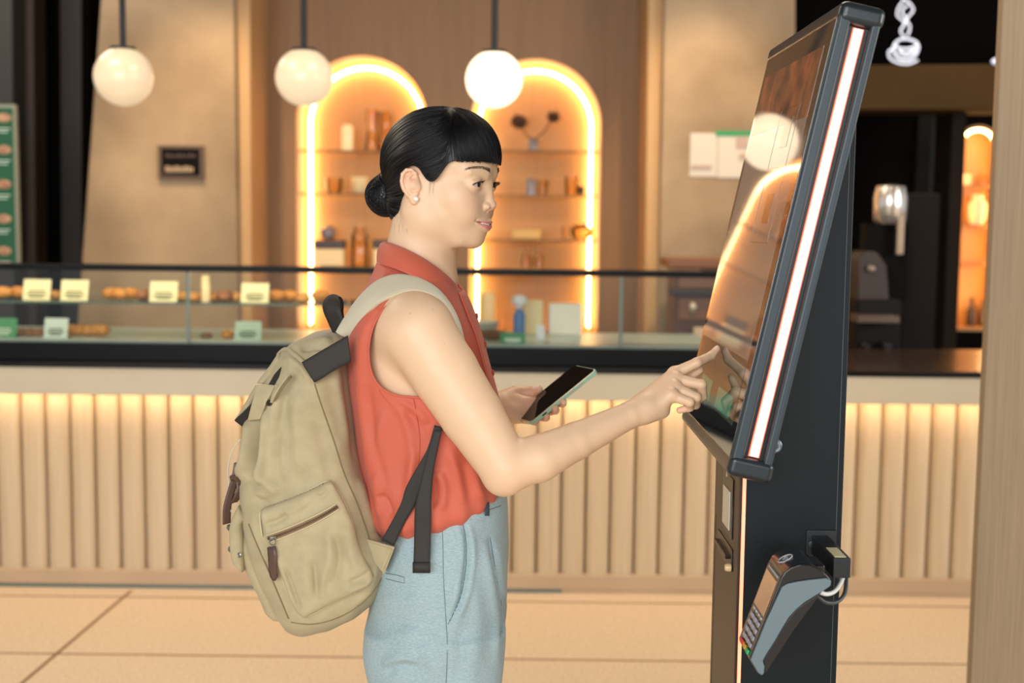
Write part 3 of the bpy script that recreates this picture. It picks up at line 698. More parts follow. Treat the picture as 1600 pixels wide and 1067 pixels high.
# product tiles: thin outlines and captions
mb = MB(); m_tile = mat('ui_tile', '#4a3524', .05, noise=(60, 1, '#6b4526'), emit='#6a4a30', estr=.15, spec=.9)
for r_ in range(1, 3):
    for c_ in range(1):
        s0 = .20 + r_ * .115; y0 = .11 + c_ * .16
        for (a, b, c, d) in ((s0, s0 + .0012, y0, y0 + .13), (s0 + .09, s0 + .0912, y0, y0 + .13), (s0, s0 + .09, y0, y0 + .0012), (s0, s0 + .09, y0 + .1288, y0 + .13)):
            mb.obox(K(a, c, .0017), ku * (b - a), ky * (d - c), kn * .0003)
        MB().obox(K(s0 + .03, y0 + .03, .0017), ku * .045, ky * .05, kn * .0003).build('tile_picture', m_tile, scr)
m_uil = mat('ui_line', '#5e4838', .05, spec=.9)
mb.build('tile_outline', m_uil, scr)
if 0: text('screen_text', 'PLEASE ORDER HERE', .018, K(A1 - .125, (B0 + B1) / 2, .0019), -ky, ku, m_uil, scr, depth=.0001)
if 0: text('screen_text', 'Start', .03, K(.215, .17, .0019), -ky, ku, m_uil, scr, depth=.0001)

# pedestal
PN, PF = 1.872, 2.112
pf = P(1158, 900, PN).x; pbk = P(1313, 900, PN).x
z_top = P(1335, 214, PN).z
def slab_back(x):   # z of slab back plane at x
    b = KO - kn * TH; return b.z + (x - b.x) * math.cos(th_k) / math.sin(th_k)
pts = [(pf, 0), (pbk, 0), (pbk, min(z_top, slab_back(pbk) - .0)), ]
zs_ = slab_back(pf) if slab_back(pf) < 1.2 else KO.z - .0
# follow slab back from top to its lower edge
b_low = KO - kn * (TH - .006); 
pts += [(pbk, slab_back(pbk)), (b_low.x + .0005, b_low.z + .006), (pf, b_low.z - .012)]
ped = MB().prism([(x, PN, z) for x, z in [(pf, 0), (pbk, 0), (pbk, slab_back(pbk)), (b_low.x, b_low.z), (pf, b_low.z - .006)]], (0, PF - PN, 0)).build('pedestal', m_kb, kiosk, bevel=.003)
if 0: print('pedestal', pf, pbk, slab_back(pbk), b_low, z_top)
# seam of the rear cover
box('rear_cover_seam', (pbk - .0095, PN - .0006, 0.0), (pbk - .0085, PN + .001, slab_back(pbk) - .04), mat('seam_grey', '#3c4a50', .4), kiosk)
# glowing vertical edge strip
box('edge_light', (pf - .0012, PN - .0012, .01), (pf + .0035, PN + .004, b_low.z - .02), mat('kiosk_led_edge2', (1, .4, .25), .5, emit=(1, .24, .12), estr=1.0), kiosk)
# front panel (faces the customer)
m_fp = mat('kiosk_front_panel', '#33271f', .4); m_fd = mat('kiosk_front_dark', '#0e0b0b', .3)
box('front_panel', (pf - .004, PN + .012, .0), (pf, PF - .003, b_low.z - .03), m_fp, kiosk, bevel=.001)
def fz(py): return P(1140, py, PN + .08).z
def fy(px): # Y at which the front plane shows at this pixel
    d = ray(px, 800); return pf * d.y / d.x
box('scanner_window', (pf - .006, fy(1150), fz(838)), (pf - .004, fy(1134), fz(745)), m_fd, kiosk, bevel=.001)
box('scanner_lens', (pf - .0075, fy(1146.5), fz(828)), (pf - .006, fy(1136), fz(768)), mat('lens_white', '#c9c6b4', .3), kiosk)
box('receipt_slot', (pf - .006, fy(1151), fz(886)), (pf - .004, fy(1128), fz(852)), m_fd, kiosk, bevel=.001)
box('slot_lip', (pf - .012, fy(1147), fz(872)), (pf - .004, fy(1129), fz(866)), m_fd, kiosk, bevel=.001)
MB().lathe([(.006, 0), (.0065, .004), (.005, .009), (.001, .010)], (pf - .006, fy(1150.5), fz(880)), 18, axis=(-1, 0, 0)).build('indicator', mat('amber_plastic', '#d9b98a', .3), kiosk, smooth=True)
box('door_gap', (pf - .0045, PF - .02, .25), (pf - .0039, PF - .018, fz(835)), m_fd, kiosk)
q = P(1141, 747, PN + .06); text('panel_mark', 'S', .012, Vector((pf - .0064, fy(1140), fz(748))), -ky, (0, 0, 1), mat('mark_white', '#d8d8d0', .5), kiosk)
# lock
q = P(1210, 696, PN)
lk = MB().lathe([(.0105, 0), (.0110, .003), (.009, .005), (.0088, .003), (.0005, .003)], (q.x, PN, q.z), 26, axis=(0, -1, 0)).build('lock', mat('lock_chrome', '#9aa6aa', .25, metal=.7), kiosk, smooth=True)
MB().lathe([(.005, .002), (.0052, .0055), (.001, .006)], (q.x, PN, q.z), 18, axis=(0, -1, 0)).build('lock_core', mat('lock_core', '#5d676b', .3, metal=.6), lk, smooth=True)
for (px, py) in ((1200, 722), (1235, 586)):
    q = P(px, py, PN); MB().lathe([(.0022, 0), (.0022, .0008), (.001, .0012)], (q.x, PN, q.z), 12, axis=(0, -1, 0)).build('screw', m_rail, kiosk, smooth=True)
# terminal bracket: plate and arm
def rr_prism(px, Y, dY, r=3, n=4):
    return [P(x, y, Y) for x, y in px]
a = P(1258, 878, PN); b = P(1307, 828, PN)
plate = box('bracket_plate', (a.x, PN - .003, a.z), (b.x, PN, b.z), mat('bracket_black', '#14191c', .4), kiosk, bevel=.0012)
q = P(1267.5, 850, PN - .003); MB().lathe([(.0045, 0), (.0045, .0015), (.002, .002)], q, 16, axis=(0, -1, 0)).build('screw', m_rail, kiosk, smooth=True)
TY0, TY1 = 1.700, 1.785     # terminal near/far side
c0 = P(1302, 866, 1.74); c1 = P(1330, 904, 1.74)
arm = box('bracket_arm', (P(1302, 880, 1.74).x, 1.74, c1.z), (P(1330, 880, 1.74).x, PN, P(1315, 872, 1.74).z), mat('bracket_black', '#14191c', .4), kiosk, bevel=.002)
zt2 = P(1315, 872, 1.74).z; xa = P(1302, 880, 1.74).x; xb_ = P(1330, 880, 1.74).x
box('arm_label', (xa + .003, 1.745, zt2), (xb_ - .006, 1.795, zt2 + .0008), mat('label_cream', '#cfc9a0', .5), arm)

# ================================================================ PAYMENT TERMINAL
def T(px, py, Y=TY0): p = P(px, py, Y); return p
term = empty('card_terminal', T(1190, 1050), 'black and grey card payment terminal hanging on the side of the kiosk', 'card terminal')
m_tb = mat('terminal_black', '#0c0f12', .22, coat=.4); m_tg = mat('terminal_grey', '#64757b', .4); m_td = mat('terminal_dark', '#14100f', .4)
dy = (0, TY1 - TY0, 0)
body = [(1171, 1030), (1196, 966), (1220, 903), (1226, 893), (1236, 886), (1250, 881), (1266, 882), (1280, 888), (1292, 898), (1298, 905), (1297, 914), (1284, 926), (1277, 935), (1264, 952), (1240, 985), (1215, 1022), (1199, 1048), (1192, 1055), (1184, 1052)]
MB().prism([T(*p) for p in body], dy).build('casing', m_tb, term, bevel=.0022, seg=3)
gp = [(1172, 1030), (1197, 968), (1221, 916), (1229, 911), (1242, 908), (1262, 905), (1290, 902), (1298, 906), (1297, 914), (1286, 922), (1272, 930), (1256, 940), (1243, 951), (1232, 963), (1224, 976), (1210, 1000), (1196, 1022), (1191, 1032), (1194, 1040), (1193, 1050), (1190, 1054), (1184, 1050)]
for Y_, s_ in ((TY0 - .004, 1), (TY1, 1)):
    off = P(1200, 980, TY0)
    MB().prism([T(*p) + Vector((0, Y_ - TY0, 0)) for p in gp], (0, .004, 0)).build('side_cover', m_tg, term, bevel=.0015, seg=3)
MB().prism([T(*p) + Vector((0, -.001, 0)) for p in ((1272, 932), (1280, 926), (1276, 936), (1240, 985), (1199, 1048), (1194, 1052), (1194, 1040), (1192, 1031), (1224, 978), (1243, 952))], (0, TY1 - TY0 + .002, 0)).build('battery_cover', m_td, term, bevel=.0012)
# face elements: helper frame along the face line, v across width
fa = T(1171, 1030); fb = T(1220, 903); fu = (fb - fa); FL = fu.length; fu.normalize(); fn = Vector((-fu.z, 0, fu.x)) 
if fn.x > 0: fn = -fn
if 0: print('terminal face', FL, fu, fn)
def F(s, v, d=0): return fa + fu * s + Vector((0, v, 0)) + fn * d
TW = TY1 - TY0
def fbox(name, s0, s1, v0, v1, d0, d1, m, bevel=0, par=None): return MB().obox(F(s0, v0, d0), fu * (s1 - s0), Vector((0, v1 - v0, 0)), fn * (d1 - d0)).build(name, m, par or term, bevel=bevel)
fbox('display', FL * .50, FL * .93, .009, TW - .009, 0, .0012, mat('terminal_screen', '#b48a68', .12, emit='#b48a68', estr=.10, coat=.5), .0004)
m_key = mat('terminal_key', '#a9a9b4', .5)
for r_ in range(4):
    for c_ in range(3):
        v0 = .012 + c_ * .021; s0 = FL * (.10 + r_ * .085)
        fbox('key', s0, s0 + FL * .05, v0, v0 + .016, 0, .0018, m_key, .0006)
for c_, (col, e) in enumerate((('#27b765', 0), ('#e0a020', 0), ('#d8302c', 0))):
    fbox('key', FL * .015, FL * .07, .012 + c_ * .021, .012 + c_ * .021 + .016, 0, .0026, mat('terminal_key_' + col[1:], col, .4), .0008)
for c_ in range(4): fbox('icon', FL * .445, FL * .47, .013 + c_ * .016, .013 + c_ * .016 + .009, 0, .001, mat('icon_white', '#c8c8cc', .5))
# contactless symbol on the sloped head
ha = T(1226, 893); hb = T(1250, 881); hu = (hb - ha).normalized(); hn = Vector((-hu.z, 0, hu.x)); 
if hn.z < 0: hn = -hn
hc = (ha + hb) / 2 + Vector((0, TW * .5, 0)) + hn * .0016
m_cw = mat('contactless_white', '#b9bcc0', .5)
def circ(c, r, a0, a1, n=20): return [c + hu * r * math.cos(a0 + (a1 - a0) * k / n) + Vector((0, 1, 0)) * r * math.sin(a0 + (a1 - a0) * k / n) for k in range(n + 1)]
mb = MB().tube(circ(hc, .0105, 0, 2 * PI), .0009, 6)
for k in range(4): mb.tube(circ(hc - hu * .005, .0022 + .0022 * k, -.8, .8, 8), .0006, 6)
mb.build('contactless_symbol', m_cw, term)
fbox('status_light', FL * .965, FL * .985, .012, TW - .012, 0, .0008, m_cw)
box('cable_plug', T(1268, 890, 1.73) - Vector((.012, .02, .006)), T(1268, 890, 1.73) + Vector((.014, .03, .012)), m_tb, term, bevel=.003)
def cable(name, L, r, m, label):
    o = MB().tube(smooth_path(L, 8), r, 10).build(name, m, None, smooth=True); tag(o, label, 'cable'); return o
cable('charging_cable', [T(1278, 924, 1.745), T(1292, 928, 1.75), T(1306, 922, 1.765), T(1316, 905, 1.79), T(1318, 890, 1.81)], .0032, mat('cable_white', '#cfd2cf', .5), 'white cable curving from the card terminal to its bracket')
cable('data_cable', [T(1275, 930, 1.75), T(1290, 941, 1.755), T(1308, 940, 1.765), T(1320, 926, 1.78), T(1322, 900, 1.80), T(1318, 888, 1.82)], .003, mat('cable_dark', '#2a3236', .4), 'dark looped cable hanging under the terminal bracket')
# ================================================================ implicit surface modelling tools
def A(*v): return np.array(v, float)
def smin(a, b, k):
    if np.isscalar(k) and k <= 0: return np.minimum(a, b)
    h = np.maximum(k - np.abs(a - b), 0) / k
    return np.minimum(a, b) - h * h * k * .25
def smax(a, b, k): return -smin(-a, -b, k)
class RC:      # tapered capsule
    def __init__(s, a, b, ra, rb, k=.01, op='u', root=None): s.a = np.array(a, float); s.b = np.array(b, float); s.ra = ra; s.rb = rb; s.k = k; s.op = op; s.root = root
    def d(s, p):
        ab = s.b - s.a; t = np.clip(((p - s.a) @ ab) / max(ab @ ab, 1e-12), 0, 1)
        q = p - s.a - t[:, None] * ab; return np.sqrt((q * q).sum(1)) - (s.ra + (s.rb - s.ra) * t)
class EL:      # ellipsoid, optional 3x3 of local axes (rows)
    def __init__(s, c, r, k=.01, op='u', R=None, root=None): s.c = np.array(c, float); s.r = np.array(r, float); s.k = k; s.op = op; s.R = R; s.root = root
    def d(s, p):
        q = p - s.c
        if s.R is not None: q = q @ s.R.T
        a = q / s.r; k0 = np.sqrt((a * a).sum(1)) + 1e-9; b = a / s.r; k1 = np.sqrt((b * b).sum(1)) + 1e-9
        return k0 * (k0 - 1) / k1
class FN:      # arbitrary function
    def __init__(s, f, k=.01, op='u'): s.f = f; s.k = k; s.op = op; s.root = None
    def d(s, p): return s.f(p)
class GR:      # sub-group, blended as one
    def __init__(s, prims, k=.01, op='u', root=None): s.prims = prims; s.k = k; s.op = op; s.root = root
    def d(s, p): return field(p, s.prims)
def field(p, prims, sel=None):
    d = None
    for i, q in enumerate(prims):
        if sel is not None and not sel[i]: continue
        e = q.d(p)
        if d is None:
            d = e if q.op == 'u' else np.full(len(p), 9.); continue
        k = q.k
        if q.root is not None:      # blend radius falls off away from the root joint
            c, r, k2 = q.root; w = np.clip(1 - np.sqrt(((p - c) ** 2).sum(1)) / r, 0, 1); k = k2 + (q.k - k2) * w
        d = smin(d, e, k) if q.op == 'u' else smax(d, -e, k)
    return np.full(len(p), 9.) if d is None else d
def rotm(yaw=0, pitch=0, roll=0):
    M = Matrix.Rotation(yaw, 3, 'Z') @ Matrix.Rotation(pitch, 3, 'Y') @ Matrix.Rotation(roll, 3, 'X'); return np.array(M)
def surfnet(prims, lo, hi, h, B=20, proj_steps=2):
    """Surface nets on blocks of the lattice that the surface passes through. Returns verts, quads."""
    lo = np.array(lo, float); hi = np.array(hi, float); nb = np.ceil((hi - lo) / h / B).astype(int)
    bi = np.stack(np.meshgrid(*[np.arange(n) for n in nb], indexing='ij'), -1).reshape(-1, 3)
    cen = lo + (bi + .5) * B * h; rad = B * h * .5 * 1.7321 + h * 2
    D = np.stack([q.d(cen) for q in prims]); kk = np.array([q.k for q in prims])[:, None]
    near = D < rad * 1.9 + kk * 1.5 + .004; uni = np.array([q.op == 'u' for q in prims])
    act = (near & uni[:, None]).any(0)
    N = nb * B + 2
    def gid(c): return (c[:, 0] * N[1] + c[:, 1]) * N[2] + c[:, 2]
    g = np.stack(np.meshgrid(*[np.arange(B + 1)] * 3, indexing='ij'), -1).reshape(-1, 3)
    V = []; ID = []; Q = []
    for b in np.nonzero(act)[0]:
        base = bi[b] * B; p = lo + (base + g) * h
        F = field(p, prims, near[:, b]).reshape(B + 1, B + 1, B + 1)
        if F.min() > 0 or F.max() < 0: continue
        S_ = F < 0
        c8 = [(i, j, k) for i in (0, 1) for j in (0, 1) for k in (0, 1)]
        sub = lambda X, o: X[o[0]:o[0] + B, o[1]:o[1] + B, o[2]:o[2] + B]
        cnt = sum(sub(S_, o).astype(int) for o in c8); m = (cnt > 0) & (cnt < 8)
        if m.any():
            ids = np.argwhere(m); acc = np.zeros((len(ids), 3)); n = np.zeros(len(ids))
            vals = {o: sub(F, o)[m] for o in c8}
            for o in c8:
                for ax in range(3):
                    if o[ax] == 0:
                        o2 = list(o); o2[ax] = 1; o2 = tuple(o2); a = vals[o]; e = vals[o2]; cr_ = (a < 0) != (e < 0)
                        t = np.where(cr_, a / np.where(cr_, a - e, 1), 0); pt = np.tile(np.array(o, float), (len(ids), 1)); pt[:, ax] = t
                        acc[cr_] += pt[cr_]; n += cr_
            V.append(lo + (base + ids + acc / n[:, None]) * h); ID.append(gid(base + ids))
        for ax in range(3):
            u, v = [(1, 2), (2, 0), (0, 1)][ax]
            a = S_[:B, :B, :B]; sl = [slice(0, B)] * 3; sl[ax] = slice(1, B + 1); e = S_[tuple(sl)]
            ch = a != e
            if not ch.any(): continue
            ii = np.argwhere(ch); inside = a[ch]; c = base + ii
            ok = (c[:, u] > 0) & (c[:, v] > 0); c = c[ok]; inside = inside[ok]
            du = np.zeros(3, int); du[u] = 1; dv = np.zeros(3, int); dv[v] = 1
            q = np.stack([gid(c - du - dv), gid(c - dv), gid(c), gid(c - du)], 1)
            q[~inside] = q[~inside][:, ::-1]; Q.append(q)
    V = np.concatenate(V); ID = np.concatenate(ID); Q = np.concatenate(Q)
    o = np.argsort(ID); ID = ID[o]; V = V[o]; k = np.searchsorted(ID, Q); k = np.clip(k, 0, len(ID) - 1)
    good = (ID[k] == Q).all(1); Q = k[good]
    for _ in range(proj_steps):
        V = project_to(V, prims, h * .4, cap=h * .6)
    return V, Q
def grad(P_, prims, e):
    out = np.empty((len(P_), 3))
    for i in range(3):
        s = np.zeros(3); s[i] = e; out[:, i] = (fieldc(P_ + s, prims) - fieldc(P_ - s, prims)) / (2 * e)
    return out
def fieldc(p, prims, chunk=60000):
    """field at scattered points, culled by spatial sorting into chunks"""
    if len(p) < 3000: return field(p, prims)
    out = np.empty(len(p)); key = np.lexsort((np.floor(p[:, 0] / .06), np.floor(p[:, 1] / .06), np.floor(p[:, 2] / .06)))
    cells = np.floor(p / .06).astype(int); cells -= cells.min(0); m = cells.max(0) + 1; cid = (cells[:, 0] * m[1] + cells[:, 1]) * m[2] + cells[:, 2]
    o = np.argsort(cid, kind='stable'); cs = cid[o]; cut = np.nonzero(np.diff(cs))[0] + 1
    for seg in np.split(o, cut):
        q = p[seg]; c = (q.min(0) + q.max(0)) / 2; r = np.sqrt(((q.max(0) - q.min(0)) ** 2).sum()) / 2
        sel = [s.d(c[None])[0] < r * 1.9 + s.k * 1.5 + .006 for s in prims]
        out[seg] = field(q, prims, sel)
    return out
def project_to(P_, prims, e, cap=None):
    g = grad(P_, prims, e); f = fieldc(P_, prims); n2 = (g * g).sum(1) + 1e-9; st = -f / n2
    d = g * st[:, None]
    if cap: 
        L_ = np.sqrt((d * d).sum(1)) + 1e-12; d *= np.minimum(1, cap / L_)[:, None]
    return P_ + d
def np_mesh(name, V, F, m=None, parent=None, smooth=True, col=None):
    me = bpy.data.meshes.new(name); F = np.asarray(F); nf = len(F); k = F.shape[1]
    me.vertices.add(len(V)); me.vertices.foreach_set('co', np.asarray(V, np.float32).ravel())
    me.loops.add(nf * k); me.loops.foreach_set('vertex_index', F.ravel().astype(np.int32))
    me.polygons.add(nf); me.polygons.foreach_set('loop_start', (np.arange(nf) * k).astype(np.int32)); me.update(calc_edges=True)
    if col is not None:
        ca = me.color_attributes.new('tint', 'FLOAT_COLOR', 'POINT'); c4 = np.ones((len(V), 4), np.float32); c4[:, :3] = col; ca.data.foreach_set('color', c4.ravel())
    return link_mesh(name, me, m, parent, smooth)
def relax(V, F, it=1, w=.5):
    """Laplacian smoothing over quad/tri edges"""
    k = F.shape[1]; n = len(V)
    E = np.concatenate([F[:, [i, (i + 1) % k]] for i in range(k)]); E = np.concatenate([E, E[:, ::-1]])
    cnt = np.bincount(E[:, 0], minlength=n)[:, None] + 1e-9
    for _ in range(it):
        s = np.stack([np.bincount(E[:, 0], weights=V[E[:, 1], a], minlength=n) for a in range(3)], 1)
        V = V + w * (s / cnt - V)
    return V
def vnormals(V, F):
    T = F if F.shape[1] == 3 else np.concatenate([F[:, [0, 1, 2]], F[:, [0, 2, 3]]])
    n = np.cross(V[T[:, 1]] - V[T[:, 0]], V[T[:, 2]] - V[T[:, 0]]); out = np.zeros_like(V)
    for i in range(3):
        for a in range(3): out[:, a] += np.bincount(T[:, i], weights=n[:, a], minlength=len(V))
    return out / (np.linalg.norm(out, axis=1)[:, None] + 1e-12)
def tri(F): return F if F.shape[1] == 3 else np.concatenate([F[:, [0, 1, 2]], F[:, [0, 2, 3]]])
def clip(V, F, g):
    """keep the part of a triangle mesh where g>0, cutting triangles cleanly on g=0"""
    T = tri(F); s = g[T] > 0; c = s.sum(1); keep = T[c == 3]; newF = []; V = list(map(tuple, V)); cache = {}
    def cut(a, b):
        key = (min(a, b), max(a, b))
        if key not in cache:
            t = g[a] / (g[a] - g[b]); cache[key] = len(V); V.append(tuple(np.array(V[a]) * (1 - t) + np.array(V[b]) * t))
        return cache[key]
    for t in T[(c == 1) | (c == 2)]:
        st = [g[i] > 0 for i in t]
        if sum(st) == 1:
            i = st.index(True); a, b, d = t[i], t[(i + 1) % 3], t[(i + 2) % 3]; newF.append((a, cut(a, b), cut(a, d)))
        else:
            i = st.index(False); a, b, d = t[i], t[(i + 1) % 3], t[(i + 2) % 3]; p, q = cut(a, b), cut(a, d)
            newF.append((p, b, d)); newF.append((p, d, q))
    F2 = np.concatenate([keep, np.array(newF, int).reshape(-1, 3)]); V = np.array(V)
    used = np.unique(F2); mp = np.full(len(V), -1); mp[used] = np.arange(len(used)); return V[used], mp[F2]
def poly_sd(x, y, poly):
    """signed distance to a closed 2D polygon, negative inside"""
    poly = np.array(poly, float); n = len(poly); d = np.full(len(x), 1e18); ins = np.zeros(len(x), bool)
    for i in range(n):
        a = poly[i]; b = poly[(i + 1) % n]; e = b - a; wx = x - a[0]; wy = y - a[1]
        t = np.clip((wx * e[0] + wy * e[1]) / (e @ e + 1e-18), 0, 1); d = np.minimum(d, (wx - t * e[0]) ** 2 + (wy - t * e[1]) ** 2)
        c = ((a[1] > y) != (b[1] > y)) & (x < (b[0] - a[0]) * (y - a[1]) / (b[1] - a[1] + 1e-18) + a[0]); ins ^= c
    d = np.sqrt(d); return np.where(ins, -d, d)
def line_d(x, y, L):
    """distance to an open polyline and position 0..1 along it"""
    L = np.array(L, float); best = np.full(len(x), 1e18); T_ = np.zeros(len(x)); seg = np.hypot(*(L[1:] - L[:-1]).T); cum = np.concatenate([[0], np.cumsum(seg)])
    for i in range(len(L) - 1):
        a = L[i]; e = L[i + 1] - a; t = np.clip(((x - a[0]) * e[0] + (y - a[1]) * e[1]) / (e @ e + 1e-18), 0, 1)
        d = (x - a[0] - t * e[0]) ** 2 + (y - a[1] - t * e[1]) ** 2; m = d < best; best = np.where(m, d, best); T_ = np.where(m, (cum[i] + t * seg[i]) / cum[-1], T_)
    return np.sqrt(best), T_
def folds(x, y, F_):
    """sum of soft ridges: (polyline, width, height, fade ends)"""
    o = np.zeros(len(x))
    for L, w, a in F_:
        d, t = line_d(x, y, spl2(L)); o += a * np.exp(-(d / w) ** 2) * np.clip(np.minimum(t, 1 - t) / .18, 0, 1) ** .7
    return o
def spl2(L, n=5):
    if len(L) < 3: return L
    return [(p.x, p.y) for p in smooth_path([Vector((a, b, 0)) for a, b in L], n)]
def edge_profile(d, w): return np.clip(d / w, 0, 1)
def bvh_of(V, F): return BVHTree.FromPolygons([tuple(v) for v in V], [tuple(int(i) for i in f) for f in F])
def hit(bvh, px, py, fallback=None):
    d = ray(px, py); d.normalize(); r = bvh.ray_cast(CAM, d)
    if r[0] is None: return (P(px, py, fallback), None) if fallback else (None, None)
    return r[0], (r[1] if r[1].dot(d) < 0 else -r[1])
def seam(name, bvh, L, r, m, parent, lift=.0, fallback=2.0, n=6, step=8):
    """thin cord that follows a surface along a line"""
    pts = []
    for x, y in spl2(L, step):
        p, nn = hit(bvh, x, y, None)
        if p is None: continue
        pts.append(p + nn * lift)
    if len(pts) < 2: return None
    # smooth
    for _ in range(2): pts = [pts[0]] + [(pts[i - 1] + pts[i] * 2 + pts[i + 1]) / 4 for i in range(1, len(pts) - 1)] + [pts[-1]]
    return MB().tube(pts, r, n).build(name, m, parent, smooth=True, auto=70)
def strip(name, edgeA, edgeB, th, m, parent, nu=6, push=0, smooth=True):
    """ribbon between two 3D curves, with real thickness th"""
    a = [Vector(p) for p in edgeA]; b = [Vector(p) for p in edgeB]; n = len(a); V = []; 
    G = [[a[i].lerp(b[i], j / nu) for j in range(nu + 1)] for i in range(n)]
    V = np.array([[tuple(q) for q in r_] for r_ in G]).reshape(-1, 3); W = nu + 1
    F_ = np.array([(i * W + j, i * W + j + 1, (i + 1) * W + j + 1, (i + 1) * W + j) for i in range(n - 1) for j in range(nu)])
    return solid_sheet(name, V, F_, th, m, parent)
def solid_sheet(name, V, F_, th, m, parent, off=-1, bevel=0, col=None):
    o = np_mesh(name, V, F_, m, parent, True, col)
    s = o.modifiers.new('thickness', 'SOLIDIFY'); s.thickness = th; s.offset = off; s.use_even_offset = False
    return o
# ================================================================ PERSON: head
YB = 2.075                    # body mid plane
HY = math.radians(22)
HO = np.array(P(750, 287, 2.02)); HO = A(-0.1214, 2.08, HO[2])
HR = np.array(Matrix.Rotation(-HY, 3, 'Z') @ Matrix.Rotation(math.radians(0), 3, 'Y'))      # local -> world
def h2w(p): return np.asarray(p) @ HR.T + HO
def w2h(p): return (np.asarray(p) - HO) @ HR
def WP(px, py, Y): return np.array(P(px, py, Y))
def LP(px, py, Y): return w2h(WP(px, py, Y))
head = []
h_ = head.append
h_(EL((-.002, 0, .036), (.088, .073, .078), .01))                       # cranium
h_(EL((.030, 0, .032), (.0665, .058, .052), .02))                      # forehead
h_(EL((.028, 0, -.028), (.060, .058, .058), .025))                      # mid face
for s in (1, -1):
    h_(EL((.047, s * .037, -.022), (.030, .0245, .026), .018))          # cheekbones
    h_(EL((.052, s * .028, -.045), (.028, .023, .026), .016))           # cheeks
    h_(RC((.006, s * .049, -.052), (.046, s * .024, -.084), .0165, .0150, .022))    # jaw
    h_(RC((-.006, s * .052, -.020), (.006, s * .048, -.055), .018, .0165, .03))
h_(EL((.062, 0, -.0865), (.0165, .020, .0155), .018))                  # chin
h_(EL((.056, 0, -.060), (.031, .029, .027), .014))                     # mouth mound
for s in (1, -1):
    h_(EL((.0865, s * .0330, -.0005), (.0095, .0170, .0105), .012, 's'))           # sockets
    h_(RC((.0855, s * .016, .0165), (.0735, s * .044, .0185), .0070, .0060, .014))  # brow ridge
    h_(EL((.0745, s * .0315, .0), (.0133, .0150, .0128), .006))                    # lids over the eyeball
h_(RC((.0855, 0, .010), (.0915, 0, -.031), .0048, .0068, .010))         # nose bridge
h_(EL((.0922, 0, -.0325), (.0078, .0078, .0068), .007))                # tip
for s in (1, -1):
    h_(EL((.0865, s * .0108, -.0355), (.0085, .0058, .0060), .004))
    h_(EL((.0900, s * .0066, -.0412), (.0056, .0034, .0046), .0022, 's'))
# eye opening
LID = []
for s in (1, -1):
    q = rotm(0, 0, s * -.10)
    LID.append(EL((.090, s * .0318, -.0012), (.0140, .0146, .0043), .0010, 's', R=q.T))
head += LID
for s in (1, -1):   # upper lid crease
    h_(GR([RC((.0868, s * .0215, .0040), (.0885, s * .0300, .0074), .0009, .0010, .002), RC((.0885, s * .0300, .0074), (.0815, s * .0430, .0055), .0010, .0008, .002)], .0016, 's'))
# lips: laid on the mouth mound, found by marching in along x
def surf_x(y, z, prims, x0=.125):
    lo_, hi_ = .02, x0
    for _ in range(22):
        m_ = (lo_ + hi_) / 2
        if field(np.array([[m_, y, z]]), prims)[0] > 0: hi_ = m_
        else: lo_ = m_
    return lo_
pre = list(head)
MW = .0285
def lipline(s, kind):
    out = []
    for k in range(7):
        t = k / 6; y = s * MW * (1 - t); zc = -.0590 - .0045 * t ** .8
        z = zc + {'u': .0030 * t ** .7, 'l': -.0060 * t ** .6, 'c': 0}[kind]
        out.append((y, z, t))
    return out
for s in (1, -1):
    for kind, r_a, r_b, push in (('u', .0014, .0036, -.0012), ('l', .0012, .0052, -.0030)):
        L_ = lipline(s, kind); g_ = []
        pts_ = [(surf_x(y, z, pre) + push * t - .0010 * (1 - t) + (.0016 * t if kind == 'u' else .0014 * t), y, z) for y, z, t in L_]
        for k in range(6): g_.append(RC(pts_[k], pts_[k + 1], r_a + (r_b - r_a) * min(1, L_[k][2] * 1.5), r_a + (r_b - r_a) * min(1, L_[k + 1][2] * 1.5), .002))
        h_(GR(g_, .0030))
for s in (1, -1):
    L_ = lipline(s, 'c'); g_ = []
    pts_ = [(surf_x(y, z, pre) + .0003 + .0015 * t, y, z) for y, z, t in L_]
    for k in range(6):
        w0 = .0007 + .0016 * L_[k][2] ** .6; w1 = .0007 + .0016 * L_[k + 1][2] ** .6
        for dx in (0, -.003, -.006): g_.append(RC(A(*pts_[k]) + A(dx * L_[k][2], 0, 0), A(*pts_[k + 1]) + A(dx * L_[k + 1][2], 0, 0), w0, w1, .001))
    h_(GR(g_, .0010, 's'))
    h_(EL(A(*pts_[0]) + A(.0018, s * .0016, .0004), (.0030, .0022, .0022), .004, 's'))
h_(EL((.100, 0, -.050), (.0050, .0022, .006), .004, 's'))
